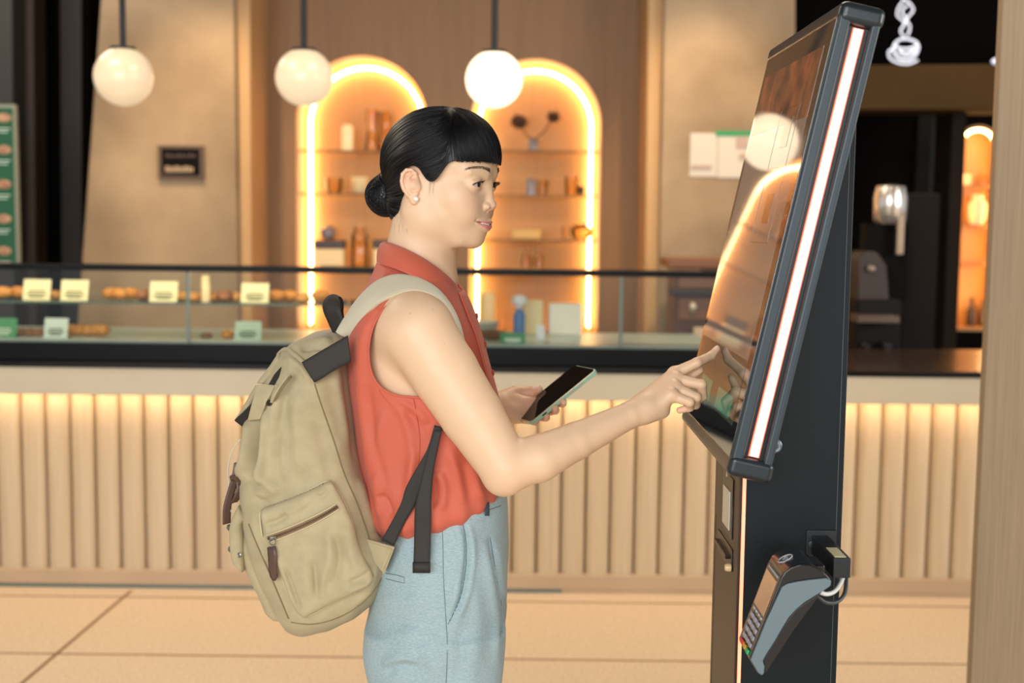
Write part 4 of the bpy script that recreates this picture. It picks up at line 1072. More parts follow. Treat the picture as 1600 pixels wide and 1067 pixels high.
# ears
def ear(s):
    o = A(-.0100, s * .0755, -.0045); tilt = .16; fl = .42
    out = A(0, s, 0)
    f = A(math.cos(fl), -s * -math.sin(fl) * -1 * -1, 0)            # forward axis, rear edge stands away from the skull
    f = A(math.cos(fl), -s * math.sin(fl), 0)
    up = A(-math.sin(tilt), 0, math.cos(tilt)); f = f - (f @ up) * up; f /= np.linalg.norm(f); n = np.cross(up, f); n = n if n @ out > 0 else -n
    def E(u, v, w=0): return o + f * u + up * v + n * w
    hel = [(a * .96, b * .92, c) for a, b, c in [(.003, .001, .000), (.0085, .0095, .003), (.0085, .019, .006), (.003, .0255, .008), (-.005, .0265, .009), (-.0125, .0205, .0095), (-.0155, .009, .0095), (-.0140, -.004, .0085), (-.009, -.0145, .007), (-.003, -.0215, .005)]]
    g = []
    R_ = np.stack([f, up, n])
    g.append(EL(E(-.003, .005, .0045), (.0150, .0225, .0042), .004, R=R_))
    g.append(EL(E(-.0005, -.0215, .0040), (.0070, .0085, .0038), .006, R=R_))
    g.append(EL(E(-.001, .0150, .0080), (.0090, .0080, .0032), .003, 's', R=R_))
    g.append(EL(E(.001, -.002, .0090), (.0080, .0110, .0072), .003, 's', R=R_))
    for i in range(len(hel) - 1): g.append(RC(E(*hel[i]), E(*hel[i + 1]), .0026, .0026 if i < 7 else .003, .0018))
    ah = [(.003, .0175, .0065), (-.004, .012, .0075), (-.0080, .003, .0080), (-.0075, -.006, .0075), (-.003, -.0125, .0065)]
    for i in range(len(ah) - 1): g.append(RC(E(*ah[i]), E(*ah[i + 1]), .0018, .0022, .002))
    g.append(RC(E(-.004, .012, .0075), E(.0, .0165, .007), .0018, .0012, .002))
    g.append(EL(E(.0095, -.004, .0050), (.0035, .0055, .0034), .004, R=R_))
    g.append(EL(E(.004, -.0135, .0060), (.0045, .003, .003), .003, R=R_))
    g.append(RC(E(-.004, -.002, -.006), E(.002, .0, .002), .012, .010, .004))
    return GR(g, .005), E
EARR, ER = ear(-1); EARL, EL_ = ear(1)
h_(EARR); h_(EARL)
# neck, given in world space
nk = []
def RW(a, b, ra, rb, k=.02): nk.append(RC(w2h(a), w2h(b), ra, rb, k))
RW(WP(664, 330, 2.075), WP(665, 362, 2.075), .042, .0455, .02)
RW(WP(665, 362, 2.075), WP(650, 450, 2.075), .0455, .056, .02)
RW(WP(662, 330, 2.075), WP(650, 400, 2.075), .036, .044, .03)
for s in (1, -1):
    RW(HO + HR @ A(-.020, s * .060, -.045), WP(700, 440, YB + s * .018), .012, .010, .014)     # sternomastoid
RW(WP(692, 395, 2.075), WP(694, 440, 2.075), .016, .020, .02)
HEADP = head + nk
TIP = h2w(A(.105, 0, -.033)); print('nose tip px', proj(TIP), 'iris', proj(h2w(A(.0868, -.031, 0))), proj(h2w(A(.0868, .031, 0))))
ORDER = head[:3] + nk + head[3:]
VH, QH = surfnet(ORDER, (-.115, -.105, -.215), (.118, .105, .125), .00115)
if 0: print('head', len(VH))

def skin_tint(L, base=(.765, .52, .33)):
    """natural colouring of the skin in head space: lips, ears, nose, cheeks a little redder"""
    c = np.tile(np.array(base), (len(L), 1))
    def mixin(w, col): 
        nonlocal c
        w = np.clip(w, 0, 1)[:, None]; c = c * (1 - w) + np.array(col) * w
    ay = np.abs(L[:, 1])
    for s in (1, -1):
        mixin(.40 * np.exp(-(((L[:, 0] - .068) / .026) ** 2 + ((L[:, 1] - s * .040) / .020) ** 2 + ((L[:, 2] + .026) / .018) ** 2)), (.82, .42, .31))
        mixin(.45 * np.exp(-(((L[:, 0] + .014) / .018) ** 2 + ((L[:, 1] - s * .078) / .016) ** 2 + ((L[:, 2]) / .026) ** 2)), (.85, .42, .29))
    mixin(.30 * np.exp(-(((L[:, 0] - .104) / .014) ** 2 + (L[:, 1] / .014) ** 2 + ((L[:, 2] + .034) / .012) ** 2)), (.84, .42, .32))
    # lips
    t = np.clip(1 - ay / (MW + .0004), 0, 1); zc = -.0590 - .0045 * t ** .8
    top = zc + .0062 * t ** .6 - .0012 * np.exp(-(ay / .003) ** 2); bot = zc - .0112 * t ** .55
    w = np.clip((top - L[:, 2]) / .0010, 0, 1) * np.clip((L[:, 2] - bot) / .0014, 0, 1) * (t > 0) * (L[:, 0] > .06)
    mixin(w * .9, (.72, .25, .235))
    return c
m_skin = mat('skin', (.8, .55, .4), .47, vcol='tint', sss=.12, bump=(1400, .10, .0004), spec=.42)
person = empty('person', (WP(650, 900, YB)[0], YB, 0), 'woman in coral sleeveless blouse touching the kiosk screen while holding a phone', 'person')
# eyes, brows, lashes, teeth
m_eye = mat('eye_white', '#b9aca4', .12, coat=.6, spec=.6)
m_iris = mat('iris', '#1c0f0a', .08, coat=1); m_lash = mat('lash_hair', '#0c0808', .5)
gaze = A(1, 0, -.06); gaze /= np.linalg.norm(gaze)
for s in (-1, 1):
    c = A(.0745, s * .0315, 0); e = MB().sphere(h2w(c), .0124, 36, 24).build('eye', m_eye, person, smooth=True)
    g = gaze.copy(); g[1] = -s * .02 - .06; g /= np.linalg.norm(g)
    w = HR @ g
    prof = [(.0062 * math.sin(a) / math.sin(1.0), .01085 + .00185 * math.cos(a * 1.2)) for a in [k * .1 for k in range(10, -1, -1)]]
    prof = [(.0062 * (k / 10), math.sqrt(.0124 ** 2 - (.0062 * k / 10) ** 2) + .0002 + .0004 * (1 - (k / 10) ** 2)) for k in range(10, -1, -1)]
    MB().lathe(prof, h2w(c), 28, axis=w).build('iris', m_iris, e, smooth=True)
def on_head(p, lift=0.0, steps=4):
    p = np.atleast_2d(p).astype(float)
    for _ in range(steps): p = project_to(p, ORDER, .0006, cap=.004)
    g = grad(p, ORDER, .0006); g /= np.linalg.norm(g, axis=1)[:, None]
    return p + g * lift, g
# eyebrows: short hairs rooted on the brow
r2 = random.Random(3)
for s in (-1, 1):
    path = [(.0965, s * .0150, .0205), (.0955, s * .022, .0226), (.090, s * .034, .0248), (.081, s * .045, .0242), (.072, s * .052, .0212)]
    sp = smooth_path(path, 10); seeds = []; dirs = []
    for k in range(230):
        t = r2.random(); i = min(int(t * (len(sp) - 1)), len(sp) - 2); p = sp[i]; wv = .0027 * (1 - .75 * t) + .0006
        seeds.append((p.x, p.y, p.z + r2.uniform(-wv, wv))); d = (sp[i + 1] - sp[i]).normalized(); dirs.append((d.x, d.y, d.z + .5 * (1 - t) * r2.uniform(0, 1.2)))
    P0, N0 = on_head(np.array(seeds), .0001); D0 = np.array(dirs); mb = MB()
    for p, n, d in zip(P0, N0, D0):
        L_ = r2.uniform(.003, .0055); a = h2w(p); b = h2w(p + d * L_ * .5 + n * .0007); c = h2w(p + d * L_ + n * .0005)
        mb.tube([a, b, c], [.00017, .00014, .00005], 3)
    mb.build('eyebrow', mat('brow_hair', '#2a1c18', .6), person)
    # lashes and dark lash line
    mb = MB(); L = LID[0 if s == 1 else 1]; up = []; lo_ = []
    for k in range(31):
        a = PI * k / 30
        for sg, lst in ((1, up), (-1, lo_)):
            q = A(0, math.cos(a) * .0146 * (-s), sg * math.sin(a) * .0043); q = (L.R.T @ q) if L.R is not None else q
            p = L.c + q; d_ = p - A(.0745, s * .0315, 0); 
            # put it on the lid shell
            yz = d_[1:]; rr = math.sqrt(max(1e-8, 1 - (yz[0] / .0165) ** 2 - (yz[1] / .0128) ** 2)); p = A(.0745 + .0133 * rr + .0001, p[1], p[2]); lst.append(p)
    mb.tube([h2w(p) for p in up], [.0003 + .0005 * math.sin(PI * k / 30) for k in range(31)], 6)
    for k in range(3, 30):
        for j in range(3):
            p = up[k] + A(0, r2.uniform(-.0003, .0003), 0); lat = (p[1] - s * .031) * 28
            L_ = .0062 * (.6 + .4 * math.sin(PI * k / 30)) * r2.uniform(.8, 1.1)
            p1 = p + A(.65, lat * .35, -.15) * L_ * .5; p2 = p + A(.95, lat * .6, .28) * L_
            mb.tube([h2w(p), h2w(p1), h2w(p2)], [.00022, .00017, .00005], 3)
    mb.build('eyelashes', m_lash, person)
# teeth
mb = MB()
for k in range(-4, 5):
    a = k * .26; c = A(.0745 + .0118 * math.cos(a), .0135 * math.sin(a) * 1.05, -.0625)
    mb.sphere(h2w(c), (.0026, .0033, .0042), 12, 8)
mb.build('teeth', mat('teeth', '#efe6dc', .2, coat=.5), person, smooth=True)
q = h2w(ER(.0035, -.022, .0085)); earring = MB().sphere(q, .0042, 24, 16).build('earring', mat('pearl', '#f3e9df', .12, coat=1), person, smooth=True)
earring['label'] = 'small white pearl earring'
# ================================================================ hair
m_hair = mat('black_hair', '#07070a', .40, spec=.45); 
HAIR = [EL((-.002, 0, .036), (.0945, .0795, .0865), .01), EL((.034, 0, .046), (.0660, .0665, .068), .02),
        EL((-.0405, 0, -.030), (.0440, .058, .053), .02)]
for s in (1, -1): HAIR.append(EL((.0, s * .052, .018), (.050, .0270, .042), .02))
VA, QA = surfnet(HAIR, (-.115, -.10, -.12), (.125, .10, .135), .0022)
hl_r = [(778, 253.5), (766, 252.5), (750, 252), (736, 253), (722, 253), (710, 251), (700, 256), (691, 268), (682, 280), (674, 284), (667, 281), (660, 272), (655, 264), (647, 259), (638, 260), (630, 267), (627, 280), (630, 300), (633, 318), (632, 334), (626, 348), (619, 344)]
rj = random.Random(4)
hl_r = [(778, 254)] + [(x, 252.3 + 1.6 * rj.random() ** 2 * (1 if rj.random() < .6 else -1)) for x in range(775, 712, -3)] + hl_r[5:]
hl = [(800, 253)] + spl2(hl_r, 3) + [(540, 345), (540, 100), (800, 100)]
def hairmask(L):
    M_ = L.copy(); M_[:, 1] = -np.abs(M_[:, 1]); x, y = projN(h2w(M_)); return -poly_sd(x, y, hl)
g_ = hairmask(VA)
VA2, TA2 = clip(VA, QA, g_)
hair = solid_sheet('hair', h2w(VA2), TA2, .0035, m_hair, person)
rs = np.random.RandomState(5)
def on_hair(p, it=1):
    for _ in range(it): p = project_to(p, HAIR, .0008, cap=.006)
    g = grad(p, HAIR, .0008); g /= np.linalg.norm(g, axis=1)[:, None]; return p, g
def strands(name, seeds, dirf, steps, step, r, lift, parent, endf=None, back=0):
    p, n = on_hair(seeds, 3); paths = [p + n * lift[:, None]]
    alive = np.ones(len(p), bool); AL = [alive.copy()]
    for i in range(steps):
        d = dirf(p); d = d - (d * n).sum(1)[:, None] * n; d /= np.linalg.norm(d, axis=1)[:, None] + 1e-9
        p2, n2 = on_hair(p + d * step); 
        if endf is not None: alive = alive & endf(p2)
        p = np.where(alive[:, None], p2, p); n = np.where(alive[:, None], n2, n)
        t = (i + 1) / steps; paths.append(p + n * (lift * (1 + .5 * math.sin(t * 3)))[:, None]); AL.append(alive.copy())
    W_ = [h2w(q) for q in paths]; mb = MB(); AL = np.array(AL)
    for k in range(len(seeds)):
        m = int(AL[:, k].sum())
        if m < 3: continue
        L_ = [Vector(W_[i][k]) for i in range(m)]
        mb.tube(L_, [r * (1 if i < m - 2 else .5) if i else r * .5 for i in range(m)], 3, caps=False)
    return mb.build(name, m_hair, parent, smooth=True, auto=180)
gm_ = hairmask(VA); Vin = VA[gm_ > 0]
CR = A(.020, 0, .122); BUN = A(-.100, 0, -.0175)
isf = (Vin[:, 0] > .028 + .25 * np.maximum(0, .10 - Vin[:, 2]) * 0)
def pxm(L):
    M_ = L.copy(); M_[:, 1] = -np.abs(M_[:, 1]); return projN(h2w(M_))
px_, py_ = pxm(Vin); bl = 701 + 0 * py_
front = Vin[(px_ > bl) & (py_ < 235)]; side = Vin[(px_ < bl + 1)]
sd = front[rs.randint(0, len(front), 1500)] + rs.normal(0, .0015, (1500, 3))
ztip = .0330 + rs.normal(0, .0016, 1500)
def wfr(p):
    x, y = pxm(p); return np.clip((x - 688) / 26, 0, 1)[:, None]
def df(p): 
    d = p - CR; d[:, 2] -= .01; d[:, 1] *= .45; d /= np.linalg.norm(d, axis=1)[:, None]; t = BUN - p; t /= np.linalg.norm(t, axis=1)[:, None]; t[:, 2] += .1; w = wfr(p); w = w * w * (3 - 2 * w); return d * (.25 + .75 * w) + t * (1 - w)
def endf(p): return (p[:, 2] > ztip)
strands('hair_strands', sd, df, 26, .0045, .00045, rs.uniform(.0001, .0012, 1500), hair, endf)['label'] = 'combed fringe strands'
tm_ = side[(pxm(side)[0] > 655) & (pxm(side)[1] > 200)]
sd2 = np.concatenate([side[rs.randint(0, len(side), 2100)], tm_[rs.randint(0, len(tm_), 900)]]) + rs.normal(0, .0012, (3000, 3))
def df2(p):
    t = BUN - p; t /= np.linalg.norm(t, axis=1)[:, None]; d = p - CR; d[:, 1] *= .45; d[:, 2] -= .01; d /= np.linalg.norm(d, axis=1)[:, None]; w = wfr(p) * .75; return t * (1 - w) + d * w
def endf2(p): return (np.linalg.norm(p - BUN, axis=1) > .028) & (hairmask(p) > .2)
strands('hair_strands', sd2, df2, 22, .004, .00040, rs.uniform(.0001, .0010, 3000), hair, endf2)['label'] = 'strands swept back into the bun'
# bun
BUN = BUN + A(-.002, 0, -.001)
bun_ = [EL(BUN, (.0270, .0260, .0290), .01), EL(BUN + A(.008, 0, -.009), (.022, .025, .024), .01), RC(BUN + A(.0, 0, .004), A(-.07, 0, .01), .020, .030, .012)]
VB, QB = surfnet(bun_, BUN - .045, BUN + .06, .0024)
ho = np_mesh('hair_bun', h2w(VB), QB, m_hair, person)
mb = MB()
for k in range(420):
    ax = Vector(rs.normal((0, 1.6, 0), (.55, .3, .55))).normalized(); ph = rs.uniform(0, 2 * PI); ln = rs.uniform(1.4, 3.4); rr = rs.uniform(.70, 1.02); off = rs.uniform(-.95, .95)
    e1 = ax.orthogonal().normalized(); e2 = ax.cross(e1); pts = []
    for i in range(14):
        a = ph + ln * i / 13; v = (e1 * math.cos(a) + e2 * math.sin(a)) * math.sqrt(max(.05, 1 - off * off)) + ax * off
        v = v.normalized(); pts.append(Vector(h2w(BUN + A(v.x * .0282, v.y * .0272, v.z * .0303) * rs.uniform(.985, 1.02) + A(0, 0, -.001))))
    q_ = np.array([w2h(np.array(x)) for x in pts]); q_ = project_to(q_, bun_, .001, cap=.01); q_ = project_to(q_, bun_, .001, cap=.01); g9 = grad(q_, bun_, .001); q_ = q_ + g9 * rs.uniform(-.0001, .0016)
    mb.tube([Vector(h2w(x)) for x in q_], .00055, 3, caps=False)
mb.build('hair_strands', m_hair, ho, smooth=True, auto=180)
# short loose hairs on the nape and before the ear
mb = MB()
for k in range(14):
    t = rs.uniform(0, 1); a = Vector(h2w(on_head(A(-.045 + .035 * t, -.040 - .014 * t, -.050 - .018 * rs.uniform(0, 1)), .0003)[0][0]))
    L_ = rs.uniform(.010, .026); d = Vector(h2w(A(.5 * rs.uniform(-.2, 1), -.1, -1)) - HO).normalized()
    p1 = w2h(np.array(a + d * L_ * .5)); p2 = w2h(np.array(a + d * L_)); q, _ = on_head(np.stack([p1, p2]), .0006)
    mb.tube([a, Vector(h2w(q[0])), Vector(h2w(q[1]))], [.00007, .00006, .00003], 3, caps=False)
for k in range(14):
    a = A(.018 + rs.uniform(0, .008), -.068, rs.uniform(-.004, .01)); q, _ = on_head(np.stack([a, a + A(-.003, 0, -.012), a + A(-.002, 0, -.024 * rs.uniform(.6, 1))]), .0004)
    mb.tube([Vector(h2w(x)) for x in q], [.00007, .00005, .00003], 3, caps=False)
mb.build('loose_hairs', m_hair, hair, smooth=True, auto=180)
# ================================================================ PERSON: body under and out of the clothes
# torso table: pixel row, back x, front x, half width (m)
TT = [(860, 596, 780, .155), (820, 592, 778, .150), (790, 586, 774, .148), (760, 578, 776, .146), (730, 571, 778, .146), (700, 565, 780, .147), (670, 560, 781, .149), (640, 556, 778, .151), (610, 552, 770, .153), (580, 549, 762, .156),
      (550, 548, 754, .160), (520, 549, 746, .164), (495, 553, 738, .165), (475, 561, 730, .160), (458, 570, 722, .147), (443, 580, 714, .122), (428, 587, 706, .092), (414, 592, 699, .071), (400, 597, 693, .060)]
tz = np.array([P((b + f) / 2, y, YB).z for y, b, f, w in TT]); tb = np.array([P(b, y, YB).x for y, b, f, w in TT]); tf = np.array([P(f, y, YB).x for y, b, f, w in TT]); tw = np.array([w for *_, w in TT])
def torso_at(z): return np.interp(z, tz, tb), np.interp(z, tz, tf), np.interp(z, tz, tw)
NE = 2.5
def torso_sd(p, inset=0.0):
    z = np.clip(p[:, 2], tz[0], tz[-1]); b, f, w = torso_at(z); cx = (b + f) / 2; rx = (f - b) / 2 - inset; ry = w - inset
    u = np.abs(p[:, 0] - cx) / rx; v = np.abs(p[:, 1] - YB) / ry; r = (u ** NE + v ** NE) ** (1 / NE)
    d = (r - 1) * np.minimum(rx, ry); dz = np.maximum(tz[0] - p[:, 2], p[:, 2] - tz[-1]); return np.maximum(d, dz)
Bd = []
Bd.append(FN(lambda p: torso_sd(p, .011 + .02 * np.clip((1.14 - p[:, 2]) / .12, 0, 1)), .02))
def arm_near():
    g = []
    sh = WP(654, 519, 1.925); el = WP(789, 729, 1.885); m1 = sh + (el - sh) * .30; m2 = sh + (el - sh) * .62
    g += [RC(sh, m1, .0540, .0515, .003), RC(m1, m2, .0515, .0470, .004), RC(m2, el, .0470, .0390, .004)]
    g.append(EL(WP(640, 505, 1.965), (.052, .05, .050), .04))
    f1 = WP(842, 716, 1.893); f2 = WP(900, 689, 1.912); wr = WP(985, 648, 1.940)
    g += [RC(el, f1, .0370, .0355, .006), RC(f1, f2, .0355, .0285, .004), RC(f2, wr, .0285, .0205, .004)]
    g.append(RC(WP(787, 746, 1.885), WP(796, 740, 1.885), .0275, .026, .012))
    return g
g = arm_near()
Bd.append(GR(g, .030, root=(WP(640, 520, 1.96), .14, .004)))
# right hand
def chain(P_, r_, k=.003): return [RC(P_[i], P_[i + 1], r_[i], r_[i + 1], k) for i in range(len(P_) - 1)]
wr = WP(985, 648, 1.940)
Bd.append(RC(wr, WP(1006, 637, 1.948), .0205, .0195, .004))
mcp = {'i': WP(1054, 583.5, 1.993), 'm': WP(1056, 593, 1.977), 'r': WP(1054, 606, 1.961), 'p': WP(1049, 618, 1.947)}
w2 = {'i': WP(1004, 630, 1.962), 'm': WP(1004, 634, 1.955), 'r': WP(1006, 640, 1.949), 'p': WP(1008, 647, 1.944)}
pg = [RC(w2['i'], mcp['i'], .0150, .0105, .01), RC(w2['m'], mcp['m'], .0150, .0108, .012), RC(w2['r'], mcp['r'], .0145, .0105, .012), RC(w2['p'], mcp['p'], .0140, .0098, .012), EL(WP(1026, 643, 1.955), (.020, .014, .0125), .015)]
Bd.append(GR(pg, .012))
# index fingertip is set on the glass of the screen
d_ = ray(1128, 547.5); t_ = (KO - CAM).dot(kn) / d_.dot(kn); tipc = np.array(CAM + d_ * t_) + np.array(kn) * .0082
if 0: print('tip', tipc)
FG = {'i': ([mcp['i'], WP(1089, 566.5, 1.992), WP(1111, 556, tipc[1] - .006), tipc], [.0100, .0080, .0070, .0056]),
      'm': ([mcp['m'], WP(1096, 600.5, 1.966), WP(1098, 619, 1.978), WP(1086, 629, 1.990)], [.0098, .0078, .0070, .0060]),
      'r': ([mcp['r'], WP(1088, 621, 1.953), WP(1087, 632, 1.968), WP(1073, 636, 1.978)], [.0095, .0076, .0069, .0058]),
      'p': ([mcp['p'], WP(1078, 628.5, 1.940), WP(1078, 636.5, 1.952), WP(1062, 641, 1.958)], [.0088, .0068, .0061, .0052])}
for k_, (pp, rr) in FG.items(): Bd.append(GR(chain(pp, rr), .009, root=(pp[0], .022, .0009)))
for k_ in 'imrp':      # knuckles
    Bd.append(EL(mcp[k_] + A(0, -.002, .003), (.0085, .0075, .0070), .006))
Bd.append(GR(chain([WP(1014, 628, 1.968), WP(1048, 603, 2.004), WP(1076, 590, 2.020), WP(1093, 578, 2.016)], [.0130, .0115, .0090, .0066]), .010, root=(WP(1014, 628, 1.968), .05, .001)))
# far arm and left hand
wl = WP(752, 631, 2.300)
Bd.append(GR([RC(WP(645, 520, 2.225), WP(665, 705, 2.300), .052, .040, .01), RC(WP(665, 705, 2.300), wl, .038, .024, .012)], .03, root=(WP(645, 520, 2.22), .14, .004)))
# phone frame
PHC = WP(863.5, 614, 2.29); PL = A(.766, 0, .643); PWd = A(.48, -.877, 0); PWd /= np.linalg.norm(PWd); PN_ = -np.cross(PL, PWd)
if PN_[2] < 0: PN_ = -PN_
PLEN, PWID, PTH = .148, .073, .0085
PO = PHC - PL * PLEN / 2 - PWd * PWID / 2
def PH(l, w, n=0.0): return PO + PL * l * .001 + PWd * w * .001 + PN_ * n * .001
if 0: print('phone corners', [proj(PH(*q)) for q in ((0, 0), (148, 0), (148, 73), (0, 73))])
Bd.append(RC(wl, WP(772, 633, 2.305), .0245, .0235, .015))
lm = {'i': PH(60, 4, -19), 'm': PH(46, 8, -22), 'r': PH(32, 12, -23), 'p': PH(18, 18, -22)}
wl2 = WP(776, 635, 2.305)
Bd.append(GR([RC(wl2 + A(0, .012, .004), lm['i'], .0175, .0105, .012), RC(wl2, lm['m'], .018, .0105, .012), RC(wl2 + A(0, -.008, -.004), lm['r'], .017, .0105, .012), RC(wl2 + A(.004, -.016, -.008), lm['p'], .016, .0100, .012)], .014))
LF = {'i': ([lm['i'], PH(68, 42, -21), PH(67, 64, -17), PH(66, 77, -9)], [.0095, .0078, .0070, .0060]),
      'm': ([lm['m'], PH(48, 46, -23), PH(48, 66, -18), PH(47, 78, -9)], [.0096, .0080, .0071, .0062]),
      'r': ([lm['r'], PH(30, 44, -23), PH(29, 60, -20), PH(28, 70, -14)], [.0095, .0078, .0070, .0060]),
      'p': ([lm['p'], PH(14, 38, -21), PH(13, 50, -19), PH(12, 58, -16)], [.0088, .0068, .0061, .0052])}
for k_, (pp, rr) in LF.items(): Bd.append(GR(chain(pp, rr), .008, root=(pp[0], .020, .0009)))
thm = [WP(783, 628, 2.318), WP(806, 614, 2.335), WP(829, 612.5, 2.335), PH(72, -6, 4)]
Bd.append(GR(chain(thm, [.0175, .0125, .0098, .0078], .006), .010, root=(thm[0], .04, .001)))
Bd.append(EL(WP(795, 622, 2.325), (.018, .016, .013), .014))
Bd.append(EL(WP(794, 648, 2.300), (.020, .016, .014), .014))
# nails are pressed in as shallow plates with their own colour
def nail(tip, dip, up, r):
    d = (tip - dip); d /= np.linalg.norm(d); up = up - (up @ d) * d; up /= np.linalg.norm(up); return tip + up * r * .72 - d * r * .05, d, up, r
NAILS = [nail(FG['i'][0][3], FG['i'][0][2], A(-.45, -.35, .8), .0056), nail(LF['i'][0][3], LF['i'][0][2], -PN_ + A(0, 0, 0), .006), nail(thm[3], thm[2], PN_ + A(-.3, .2, .2), .0078)]
lo = A(-.56, 1.80, .95); hi = A(.36, 2.42, 1.46)
VB_, QB_ = surfnet(Bd, lo, hi, .0019)
if 0: print('body', len(VB_))
# the legs inside the trousers, coarse
LG = []
zc0 = tz[0]; hipx = (tb[0] + tf[0]) / 2 
for s, kx in ((-1, .0), (1, .01)):
    hip = A(hipx, YB + s * .072, .91); kn_ = A(hipx + .01 + kx, YB + s * .09, .50); an = A(hipx - .02 + kx, YB + s * .085, .10)
    LG += [RC(hip, kn_, .066, .046, .02), RC(kn_, an, .048, .033, .02), RC(an + A(0, 0, -.03), an + A(.15, 0, -.065), .032, .028, .02)]
LG.append(EL(A(hipx, YB, .95), (.080, .112, .09), .03))
VL_, QL_ = surfnet(LG, (-.40, 1.83, -.01), (.12, 2.32, 1.12), .006)
def body_tint(V):
    c = np.tile(np.array([.765, .52, .33]), (len(V), 1))
    def mixin(c, w, col): w = np.clip(w, 0, 1)[:, None]; return c * (1 - w) + np.array(col) * w
    for pp, rr in list(FG.values()) + list(LF.values()):
        for q, a in ((pp[3], .55), (pp[1], .25), (pp[0], .18)): c = mixin(c, a * np.exp(-(((V - q) ** 2).sum(1)) / .010 ** 2), (.80, .38, .27))
    c = mixin(c, .25 * np.exp(-(((V - WP(796, 740, 1.885)) ** 2).sum(1)) / .035 ** 2), (.82, .44, .30))
    c = mixin(c, .45 * np.exp(-(((V - thm[2]) ** 2).sum(1)) / .05 ** 2), (.80, .40, .28))
    for (q, d, up, r) in NAILS:
        w_ = V - q; a = w_ @ d; b = w_ @ up; s_ = w_ @ np.cross(d, up)
        m = (np.abs(a) < r * 1.0) & (np.abs(s_) < r * .75) & (b > -r * .6); c = mixin(c, m * .8, (.88, .62, .52))
    # small moles
    for (x, y, Y, r) in ((641, 490, 1.88, .0011), (676, 483, 1.88, .0010), (668, 537, 1.87, .0010), (695, 537, 1.87, .0009)):
        q = WP(x, y, Y); vx, vy = projN(V); m = ((vx - x) ** 2 + (vy - y) ** 2 < (r * 1000) ** 2) & (V[:, 1] < 1.95); c = mixin(c, m * .5, (.4, .2, .13))
    return c
V0 = h2w(VH); c0 = skin_tint(VH)
VV = np.concatenate([V0, VB_, VL_]); QQ = np.concatenate([QH, QB_ + len(V0), QL_ + len(V0) + len(VB_)])
CC = np.concatenate([c0, body_tint(VB_), np.tile(np.array([.765, .52, .33]), (len(VL_), 1))])
body = np_mesh('body', VV, QQ, m_skin, person, True, CC)
m_nail = mat('nail', '#e8bda6', .22, coat=.4)
for (q, d, up, r), nm in zip(NAILS, range(3)):
    s_ = np.cross(d, up); mb = MB(); V_ = []; 
    for i in range(7):
        for j in range(7):
            a = (i / 6 * 2 - 1); b = (j / 6 * 2 - 1); V_.append(q + d * a * r * .85 + s_ * b * r * .62 * math.sqrt(max(.2, 1 - .35 * max(a, -a) ** 4)) + up * (r * .20 * (1 - b * b) - r * .02 * a))
    solid_sheet('fingernail', np.array(V_), np.array([(i * 7 + j, i * 7 + j + 1, (i + 1) * 7 + j + 1, (i + 1) * 7 + j) for i in range(6) for j in range(6)]), .0004, m_nail, person)
# the phone itself: held, so it stays on its own
ph = empty('smartphone', tuple(PH(74, 36)), 'black-screened smartphone in a mint green case held in her left hand', 'phone')
def rrect(l0, l1, w0, w1, r, n0, n1, m=6):
    pts = []
    for (cl, cw, a0) in ((l1 - r, w1 - r, 0), (l0 + r, w1 - r, 1), (l0 + r, w0 + r, 2), (l1 - r, w0 + r, 3)):
        for k in range(m + 1):
            a = (a0 + k / m) * PI / 2; pts.append((cl + r * math.cos(a), cw + r * math.sin(a)))
    return [PH(a, b, n0) for a, b in pts], PN_ * (n1 - n0) * .001
def slab(name, l0, l1, w0, w1, r, n0, n1, m, par=ph, bev=0):
    pts, v = rrect(l0, l1, w0, w1, r, n0, n1); return MB().prism(pts, v).build(name, m, par, bevel=bev, seg=3)
slab('phone_case', -1.5, 149.5, -1.5, 74.5, 9, -9.6, -.6, mat('mint_case', '#9cc8ae', .35, coat=.2), bev=.0018)
slab('phone_body', 0, 148, 0, 73, 8, -8, -.25, mat('phone_frame', '#d9a878', .25, metal=.7), bev=.0006)
slab('screen', .8, 147.2, .8, 72.2, 7, -.3, .1, mat('phone_glass', '#0b0606', .05, spec=.7, coat=.5), bev=0)
m_btn = mat('case_button', '#c9a58e', .35)
for (l0, l1) in ((84, 96), (102, 116)): MB().obox(PH(l0, 74.3, -6), PL * (l1 - l0) * .001, PWd * .0012, PN_ * .0026).build('side_button', m_btn, ph, bevel=.0004)
MB().obox(PH(22, 74.3, -6.5), PL * .010, PWd * .0008, PN_ * .003).build('speaker_cutout', m_kd, ph, bevel=.0004)
MB().obox(PH(-1.8, 20, -7), PL * .0010, PWd * .034, PN_ * .0048).build('bottom_cutout', mat('phone_frame', '#d9a878', .25, metal=.7), ph, bevel=.0004)
MB().obox(PH(-2.0, 33, -5.9), PL * .0010, PWd * .008, PN_ * .0026).build('charging_port', m_kd, ph, bevel=.0004)
# ================================================================ CLOTHES
m_bl = mat('coral_crepe', '#c65f47', .66, sheen=.08, bump=(700, .10, .0004), noise=(5, .18, '#bf5842'))
hole = [(655, 455), (640, 457), (622, 466), (603, 480), (589, 498), (580, 520), (576, 545), (578, 572), (586, 594), (600, 609), (620, 618), (642, 620), (668, 622), (700, 618), (722, 600), (728, 560), (722, 520), (708, 484), (684, 463)]
hole_s = spl2(hole + [hole[0]], 4)[:-1]
def mirY(V): M_ = V.copy(); M_[:, 1] = np.where(M_[:, 1] > YB, 2 * YB - M_[:, 1], M_[:, 1]); return M_
NT, NV = 240, 210
th = np.linspace(0, 2 * PI, NT, endpoint=False); co = np.cos(th); si = np.sin(th)
front = (1 + co) / 2
def zrow(y): return P(650, y, YB).z
zb_c = zrow(812) + (zrow(768) - zrow(812)) * np.clip(front, 0, 1) ** 1.4
zt_c = zrow(409) + (zrow(452) - zrow(409)) * np.clip(co, 0, 1) ** 2
